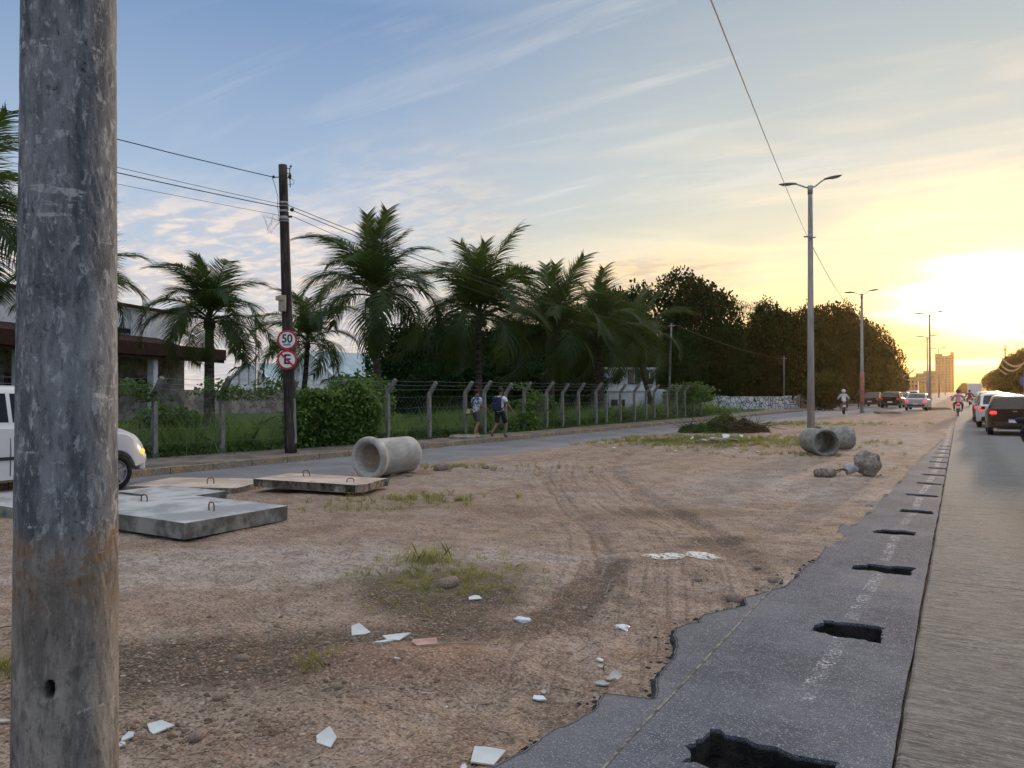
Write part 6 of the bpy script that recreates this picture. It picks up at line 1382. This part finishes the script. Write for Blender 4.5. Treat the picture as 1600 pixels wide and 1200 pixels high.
# stones one can count
stone_m = mottled('field_stone', (.17, .13, .10), (.33, .26, .21), 9, .92, .15, .5, .01, c=(.13, .11, .10)); st = [rock_mesh(1, k, (1, .8, .55), 2, .4) for k in range(5)]
for s_ in st: s_.materials.append(stone_m); s_.polygons.foreach_set('use_smooth', [True] * len(s_.polygons))
for i, (u, v, s, lb) in enumerate([(35*1, 0, 0, '')][:0] + [(528, 1078, .035, 'reddish stone standing in front of the dark patch'), (345, 1093, .045, 'grey stone among dry litter right of the post'), (590, 742, .10, 'pale stone at the mouth of the big pipe'), (690, 737, .22, 'long low grey rubble stone right of the big pipe'), (640, 745, .08, 'small dark stone in front of the big pipe'), (720, 732, .12, 'pale rubble stone behind the long grey one'), (1183, 880, .05, 'dark clod near the puddle'), (1150, 930, .09, 'flat dark asphalt lump beside the broken edge'), (1090, 905, .05, 'small brown clod below the puddle'), (500, 985, .03, 'small grey stone above the two upper tile pieces'), (1210, 903, .07, 'flat grey lump lying on the broken edge beyond the puddle'), (310, 1150, .06, 'half-buried grey stone near the bottom edge'), (380, 1030, .05, 'dark clod in the dry litter'), (700, 915, .12, 'long dark slab of rubble under the grass tuft'), (758, 735, .10, 'small rubble stone at the end of the rubble line')]):
    x, y = gp(u, v); o = link('stone', st[i % 5], None, None, loc=(x, y, gz(x, y) + s * .15), rot=(0, 0, i * 1.3), scale=(s, s, s)); tag(o, lb, 'stone', 'loose stones on the dirt')
x, y = gp(608, 743); o = link('coconut_husk', rock_mesh(.13, 3, (1.2, .9, .85), 3, .2), mottled('husk', (.30, .20, .06), (.50, .36, .12), 8, .8, c=(.10, .09, .04)), None, True, loc=(x, y, gz(x, y) + .06)); tag(o, 'yellow-green coconut husk beside the mouth of the big pipe', 'coconut husk')
# broken tiles, paper and plastic
tile_m = mottled('glazed_tile', (.52, .54, .53), (.64, .66, .64), 4, .35, .5, .05, .002); tile_g = mottled('grey_tile_back', (.36, .34, .31), (.48, .46, .42), 10, .85, .2, .3, .003); brick_m = mottled('pink_brick', (.42, .25, .19), (.55, .36, .28), 8, .9)
plastic_m = Mat('white_plastic').col((.68, .71, .76), .4, .5).m
def shard(u, v, w, d, seed, label,  mat=tile_m, tilt=8, name='tile_shard', th=.009, npt=5, az=None, cat='tile piece'):
    x, y = gp(u, v); w *= .88; d *= .88; q = random.Random(seed); pts = []
    for k in range(npt):
        a = 2 * pi * k / npt + q.uniform(-.45, .45); rr = q.uniform(.55, 1.2); pts.append((cos(a) * w / 2 * rr, sin(a) * d / 2 * rr))
    mb = MB(); pts = [(a_, b_ * 1.35) for a_, b_ in pts]; mb.prism(pts, -th, 0); me = bevel(mb.mesh(name), .0012, 1, 30)
    o = link(name, me, mat, None, loc=(x, y, gz(x, y) + th + .004 + w * .07), rot=(R(5 + tilt * q.uniform(.5, 1)), R(q.uniform(-tilt, tilt) * .6), YAW + (q.uniform(-.5, .5) if az is None else az))); return tag(o, label, cat, 'pieces of broken tile on the dirt')
shard(562, 988, .17, .15, 1, 'upright pale tile piece, upper left of the pair by the dark litter', tilt=30); shard(618, 1000, .22, .10, 2, 'pale tile piece right of the upright one', tilt=14); shard(600, 1014, .17, .035, 3, 'thin white tile sliver below the pair', tilt=3)
shard(510, 1161, .115, .12, 5, 'pale tile piece on its own near the bottom, left of centre', tilt=18, npt=5); shard(760, 1170, .22, .13, 6, 'largest cracked pale tile piece near the bottom centre', tilt=8); shard(726, 1183, .05, .06, 7, 'small white tile corner touching the largest cracked piece', tilt=10)
shard(838, 1074, .125, .045, 8, 'bright white crumpled strip in the middle foreground', plastic_m, 12); shard(848, 1066, .06, .04, 9, 'little grey tile piece behind the bright white strip', tile_g, 6)
shard(938, 1025, .065, .05, 10, 'white tile piece topmost of the small heap', tile_m, 18); shard(940, 1033, .08, .035, 11, 'thin grey tile edge under the topmost white piece', tile_g, 8); shard(962, 1046, .10, .08, 12, 'folded grey tile piece at the right of the small heap', tile_g, 25); shard(938, 1058, .13, .06, 13, 'flat beige tile piece lowest in the small heap', tile_g, 5); shard(952, 1050, .07, .05, 18, 'grey tile piece in the middle of the small heap', tile_g, 10)
shard(665, 1015, .22, .10, 14, 'flat pink brick fragment on the red soil', brick_m, 6, 'brick_fragment', .02, 7, cat='brick piece'); shard(741, 936, .19, .07, 15, 'white board piece below the grass tuft', tile_m, 16)
shard(845, 1140, .055, .04, 16, 'tiny grey-green tile piece by the broken asphalt edge', tile_g, 8); shard(250, 1138, .17, .11, 17, 'long pale tile piece right of the round post', tile_m, 14); shard(200, 1152, .07, .08, 19, 'small pale tile piece between the post and the long piece', tile_m, 10); shard(190, 1165, .06, .04, 20, 'lowest pale tile piece, touching the post in the picture', tile_m, 6)
shard(8, 1125, .12, .03, 21, 'pale stick-like tile sliver at the left edge', tile_g, 4); shard(270, 1055, .09, .02, 26, 'thin white sliver on the red soil', tile_m, 3) if False else None
shard(698, 1095, .018, .014, 22, 'tiny white crumb in the middle of the bare soil', plastic_m, 6); shard(620, 1046, .07, .016, 23, 'thin white sliver below the pink brick fragment', tile_m, 3)
def scrap(u, v, s, seed, label, dz=0.0):
    x, y = gp(u, v); me = rock_mesh(s, seed, (1.3, .8, .5), 3, .9); o = link('plastic_scrap', me, plastic_m, None, True, loc=(x, y, gz(x, y) + s * .2 if dz == 0 else dz)); tag(o, label, 'plastic scrap', 'crumpled white plastic scraps')
scrap(817, 970, .045, 2, 'crumpled white scrap, left one of the two in the bare middle'); scrap(970, 972, .045, 4, 'crumpled white scrap, right one of the two in the bare middle'); scrap(1308, 994, .04, 6, 'bluish white scrap caught in the second pit', dz=-.02)
for i, (u, v, L_s, an, lb) in enumerate([(944, 1034, .10, 1.4, 'short pale dry stick standing out left of the small tile heap'), (330, 1062, .22, .3, 'long pale dry stick in the dark litter right of the post'), (648, 1135, .12, 1.2, 'pale dry stick in the bare soil at bottom centre'), (828, 1150, .10, .4, 'curved dry stick near the broken asphalt edge'), (405, 1060, .16, 2.6, 'dark dry twig at the end of the dark litter'), (680, 985, .14, 2.0, 'pale broken stick right of the pale tile pair'), (20, 985, .2, .2, 'dry twig at the left picture edge'), (905, 1085, .09, .9, 'little dry twig among straw near the asphalt notch'), (1010, 925, .10, .1, 'thin dark twig right of the dark tyre mark')]):
    x, y = gp(u, v); q = random.Random(i + 50); mb = MB(); pts = [(L_s * (t_ - .5), .02 * sin(t_ * 5 + i) * L_s * 4, .004 + .012 * sin(t_ * 3.1)) for t_ in (0, .25, .5, .75, 1)]; mb.tube(pts, [.0035, .004, .0035, .003, .0015], 6)
    if i % 2: mb.tube([pts[2], (pts[2][0] + L_s * .2, pts[2][1] + L_s * .18, .02)], [.0025, .001], 5)
    o = mb.build('dry_stick', straw if i % 3 else bark, None, True, loc=(x, y, gz(x, y) + .004), rot=(0, 0, YAW + an)); tag(o, lb, 'stick', 'dry sticks in the dirt')
# white dried splash
x, y = gp(1062, 873); m = Mat('dried_lime'); P = m.pos(); n_ = m.noise(P, 17, 7, .75, 1.0); v_ = m.voro(P, 9, 'DISTANCE_TO_EDGE'); tr = m.N('ShaderNodeBsdfTransparent'); mx = m.N('ShaderNodeMixShader'); m.col((.72, .69, .63), .8, .3)
ed_ = m.attr('rim'); m.l.new(m.rng(m.mth('ADD', m.mth('MULTIPLY', n_, 1.0), m.mth('MULTIPLY', ed_, .22)), .60, .68), mx.inputs[0]); m.l.new(tr.outputs[0], mx.inputs[1]); m.l.new(m.b.outputs[0], mx.inputs[2]); m.l.new(mx.outputs[0], m.out.inputs[0])
N = 50; gxx = np.linspace(-.50, .50, N); gyy = np.linspace(-.32, .32, N); AX, AY = np.meshgrid(gxx, gyy); WX = x + AX * cY - AY * sY; WY = y + AX * sY + AY * cY; WZ = gh(WX, WY) + .009
r1_ = np.hypot((AX + .17) / .30, (AY + .02) / .21); r2_ = np.hypot((AX - .22) / .24, (AY - .03) / .20); rim = 1.15 * np.maximum(np.exp(-(r1_ / .85) ** 6), np.exp(-(r2_ / .85) ** 6)) - .35 + 0 * np.maximum(np.exp(-((r1_ - .8) / .22) ** 2), np.exp(-((r2_ - .8) / .25) ** 2)) - 2.0 * (np.minimum(r1_, r2_) > 1.1)
vs = np.stack([WX, WY, WZ], -1).reshape(-1, 3); I = np.arange(N * N).reshape(N, N); fs = np.stack([I[:-1, :-1], I[:-1, 1:], I[1:, 1:], I[1:, :-1]], -1).reshape(-1, 4); me = bpy.data.meshes.new('lime_splash'); me.from_pydata(vs.tolist(), [], fs.tolist()); a_ = me.attributes.new('rim', 'FLOAT', 'POINT'); a_.data.foreach_set('value', rim.reshape(-1).astype(np.float32))
tag(link('lime_splash', me, m.m, smooth=True), 'crusted white lime splash drying on the dirt near the asphalt edge', 'lime splash')
# pile of cut branches
x, y = gp(1132, 676); t = thing('brush_pile', 'long heap of cut green and brown branches on the median', 'brush pile', (x, y, gz(x, y) - .07), YAW)
n = 14000; u_ = r.uniform(-1, 1, n); w_ = r.uniform(-1, 1, n); top = sum(a_ * np.exp(-((u_ - b_) / c_) ** 2 - ((w_ - d_) / .55) ** 2) for a_, b_, c_, d_ in ((.50, -.62, .20, -.1), (.66, -.22, .20, .1), (.74, .10, .20, .0), (.52, .42, .20, -.1), (.30, -.88, .14, .1), (.36, .72, .18, .1), (.2, .93, .1, 0))) * (1 + .5 * fbm(u_ * 7, w_ * 4, 1.0, 3, 3)) - .03; zq = np.maximum(top, .02) * r.uniform(.55, 1.05, n); Pp = np.stack([u_ * 1.75, w_ * .95, zq], -1); gsel = (u_ + r.normal(0, .3, n)) < .1
A = rand_unit(n); A[:, 2] *= .35; A *= r.uniform(.05, .16, n)[:, None]; B = np.cross(A, rand_unit(n)); B *= (.014 / np.maximum(np.linalg.norm(B, axis=1), 1e-6))[:, None] * r.uniform(.6, 1.6, n)[:, None]
link('green_foliage', quads_mesh('green_foliage', Pp[gsel], A[gsel], B[gsel]), weed_leaf, t); link('dry_foliage', quads_mesh('dry_foliage', Pp[~gsel], A[~gsel], B[~gsel]), dry_leaf, t)
mb = MB()
for k in range(160):
    a = rr_.uniform(-1.7, 1.8); b = rr_.uniform(-.6, .6); d = Vector((rr_.uniform(-1, 1), rr_.uniform(-.6, .6), rr_.uniform(-.05, .35))).normalized() * rr_.uniform(.3, .8); mb.tube([Vector((a, b, .1 + .35 * rr_.random())), Vector((a, b, .15 + .35 * rr_.random())) + d], [.014, .005], 5)
mb.build('branches', bark, t)
# rubble heap in front of it
x, y = gp(1113, 692); t = thing('rubble_heap', 'small heap of soil and white rubble in front of the brush pile', 'rubble heap', (x, y, gz(x, y)), YAW); link('soil_heap', rock_mesh(.42, 9, (1.3, .8, .42), 3, .5), mottled('heap_soil', (.15, .11, .08), (.28, .21, .16), 6, .95), t, True)
for k, (a, b, s) in enumerate([(-.35, -.35, .13), (.10, -.42, .15), (.35, -.30, .20), (.62, -.2, .16), (-.1, -.3, .10), (.9, -.1, .1), (.2, -.05, .12), (-.7, -.2, .09)]):
    mb = MB(); q = random.Random(k); mb.prism([(cos(j * 1.25 + q.uniform(-.3, .3)) * s, sin(j * 1.25 + q.uniform(-.3, .3)) * s * .7) for j in range(5)], 0, .03); link('rubble_piece', mb.mesh('rubble_piece'), tile_m if k % 3 else tile_g, t, loc=(a, b, .10 + .06 * (k % 3)), rot=(R(q.uniform(-35, 20)), R(q.uniform(-25, 25)), q.random() * 3))
for i, (u, v) in enumerate([(1150, 702), (1185, 708), (1075, 700), (1210, 690), (905, 708), (1055, 706), (960, 700), (1480, 676)]): shard(u, v, .16 + .02 * (i % 3), .10, 40 + i, ['white scrap right of the rubble heap', 'white scrap between the rubble heap and the greenish pipes', 'white scrap left of the rubble heap', 'small white scrap behind the first greenish pipe side', 'small white scrap near the left carriageway edge', 'pale scrap in front of the rubble heap, left', 'pale scrap in thin grass before the road bend', 'white scrap on the far dirt by the cycle lane'][i], tile_m, 10, az=i)
# verge weeds and tall undergrowth behind the fence
def fence_strip(n, y0, y1, off0, off1, h0, h1, size, seed, name, mat, nf=None, asp=.45):
    q = np.random.default_rng(seed); Y = q.uniform(y0, y1, n); X = Fx(Y) - q.uniform(off0, off1, n); hm_ = 1 + .45 * fbm(X * .6, Y, .55, 3, seed); Zq = .12 + q.uniform(h0, h1, n) * hm_; return leaf_quads(name, np.stack([X, Y, Zq], -1), size, asp, .1)
def join_leaf(name, ms, mat, label=None, cat=None):
    mb = bmesh.new()
    for m_ in ms: mb.from_mesh(m_)
    me = bpy.data.meshes.new(name); mb.to_mesh(me); mb.free(); o = link(name, me, mat); return o
o = join_leaf('undergrowth', [fence_strip(8000, 5, 21.5, -.02, .5, 0, .30, .04, 1, 'a', None), fence_strip(14000, 21, 33, -.02, 1.0, 0, .35, .05, 2, 'b', None), fence_strip(7000, 33, 50, .0, 1.5, 0, .45, .07, 3, 'c', None), fence_strip(6000, 4, 50, -.28, .1, 0, .12, .03, 4, 'd', None)], weed_leaf); tag(o, kind='stuff')
q = np.random.default_rng(5); Cc = []; 
n = 42000; Y = 4 + 50 * q.random(n) ** 1.0; X = Fx(Y) - .05 - 11 * q.random(n) ** 1.3; hh = (.35 + .45 * q.random(n)) * (1 + .5 * fbm(X, Y, .5, 2, 3)); a = q.uniform(0, pi, n); A = np.stack([np.cos(a), np.sin(a), np.zeros(n)], -1) * .010; B = np.stack([q.normal(0, .22, n) * hh, q.normal(0, .22, n) * hh, hh / 2], -1); C = np.stack([X, Y, gh(X, Y) + hh * .30], -1)
tag(blades('meadow_grass', C, A, B, leafmat('meadow_leaf', (.11, .20, .045), (.19, .30, .07), (.08, .15, .035), .4)), kind='stuff')
n = 15000; Y = 4 + 46 * q.random(n); X = Fx(Y) - .05 - 1.9 * q.random(n) ** 1.2; hh = (.45 + .75 * q.random(n) ** 1.5) * (1 + .6 * fbm(X, Y, .6, 3, 13)); a = q.uniform(0, pi, n); A = np.stack([np.cos(a), np.sin(a), np.zeros(n)], -1) * .009; B = np.stack([q.normal(0, .13, n) * hh, q.normal(0, .13, n) * hh, hh / 2], -1); C = np.stack([X, Y, .1 + hh * .45], -1)
tag(blades('tall_grass', C, A, B, leafmat('tall_grass_leaf', (.13, .24, .05), (.26, .34, .09), (.08, .16, .035), .4)), kind='stuff')
def creeper(label, y0, y1, top, n, size, seed, mat, lo=.15, dens=0.0, thick=.45):
    q = np.random.default_rng(seed); Y = q.uniform(y0, y1, n); ed = sstep(y0, y0 + .5, Y) * sstep(y1, y1 - .9, Y); tt = top * (.72 + .28 * ed) + .38 * fbm(Y, 0 * Y, 1.5, 4, seed); Zq = lo + (tt - lo) * q.random(n) ** (.75 if dens == 0 else 1)
    X = Fx(Y) + q.normal(0, thick / 2.4, n) * (.5 + .8 * Zq / top) + .10; keep = fbm(Y, Zq * 1.4, 2.0, 3, seed + 3) > dens - .45; P = np.stack([X, Y, Zq], -1)[keep]; o = link('creeper', leaf_quads('creeper', P, size, .7, .2), mat); return tag(o, label, 'creeper', 'creepers overgrowing the fence')
yA, yB = on_fence(468)[1], on_fence(600)[1]
creeper('bright green creeper swallowing the fence right of the dark pole', yA - .4, yB - .5, 1.88, 20000, .036, 3, creeper_leaf)
creeper('sparser creeper over the fence left of the dark pole', 8.5, yA + .3, 1.85, 2600, .035, 6, weed_leaf, lo=1.45, dens=.46, thick=.3)
creeper('low creeper tangle at the far end of the fence', on_fence(1070)[1], on_fence(1090)[1] + 1, 2.0, 2200, .06, 8, weed_leaf, lo=1.0, thick=.8)
creeper('thin vine hanging on the fence between the walkers and the next posts', on_fence(795)[1], on_fence(835)[1], 1.85, 2200, .045, 9, creeper_leaf, lo=.1, dens=.5, thick=.3)
def bush(label, u, z, w, h, n, mat, seed, size=.06):
    x, y = at(u, z); q = np.random.default_rng(seed); d = rand_unit(n); rr = q.uniform(.6, 1.05, n)[:, None] * (1 + .3 * fbm(d[:, 0] * 2, d[:, 1] * 2 + d[:, 2], 1.5, 3, seed))[:, None]; P = d * rr * np.array([w / 2, w / 2, h / 2]) + np.array([0, 0, h / 2]); t = thing('bush', label, 'bush', (x, y, .1), 0, 'bushes behind the fence'); link('foliage', leaf_quads('foliage', P, size, .6), mat, t)
    mb = MB()
    for k in range(5): a = k * 1.3; mb.tube([(0, 0, 0), (cos(a) * w * .15, sin(a) * w * .15, h * .4), (cos(a) * w * .3, sin(a) * w * .3, h * .8)], [.03, .02, .008], 5)
    mb.build('stems', bark, t); return t
bush('yellow-green bush behind the fence just right of the walkers', 838, 33, 1.7, 1.5, 2600, creeper_leaf, 3)
bush('dark bush at the foot of the low bushy palm', 262, 25, 2.0, 1.1, 2200, weed_leaf, 4); bush('green bush behind the creeper under the slim tall palm', 560, 27, 2.4, 2.2, 3000, creeper_leaf, 6)
bush('low dark bush under the thick-trunked palm', 905, 44, 3.0, 1.4, 2600, tree_leaf, 7, .08); bush('round bush by the end of the fence', 1062, 52, 2.2, 1.9, 2600, weed_leaf, 8, .07); bush('yellowish bush in the sun behind the near street lamp', 1290, 66, 3.6, 3.2, 4200, tree_leaf_warm, 9, .10)

# low manhole kerb on the pavement
x, y = gp(741, 684, .14); mb = MB(); mb.lathe([(.0001, .10), (.50, .10), (.55, .07), (.56, 0)], 24); o = mb.build('manhole_cover', conc_d, None, loc=(x - .2, y - .2, .13)); tag(o, 'low dark round concrete cover on the pavement by the patterned-shirt walker', 'manhole cover')
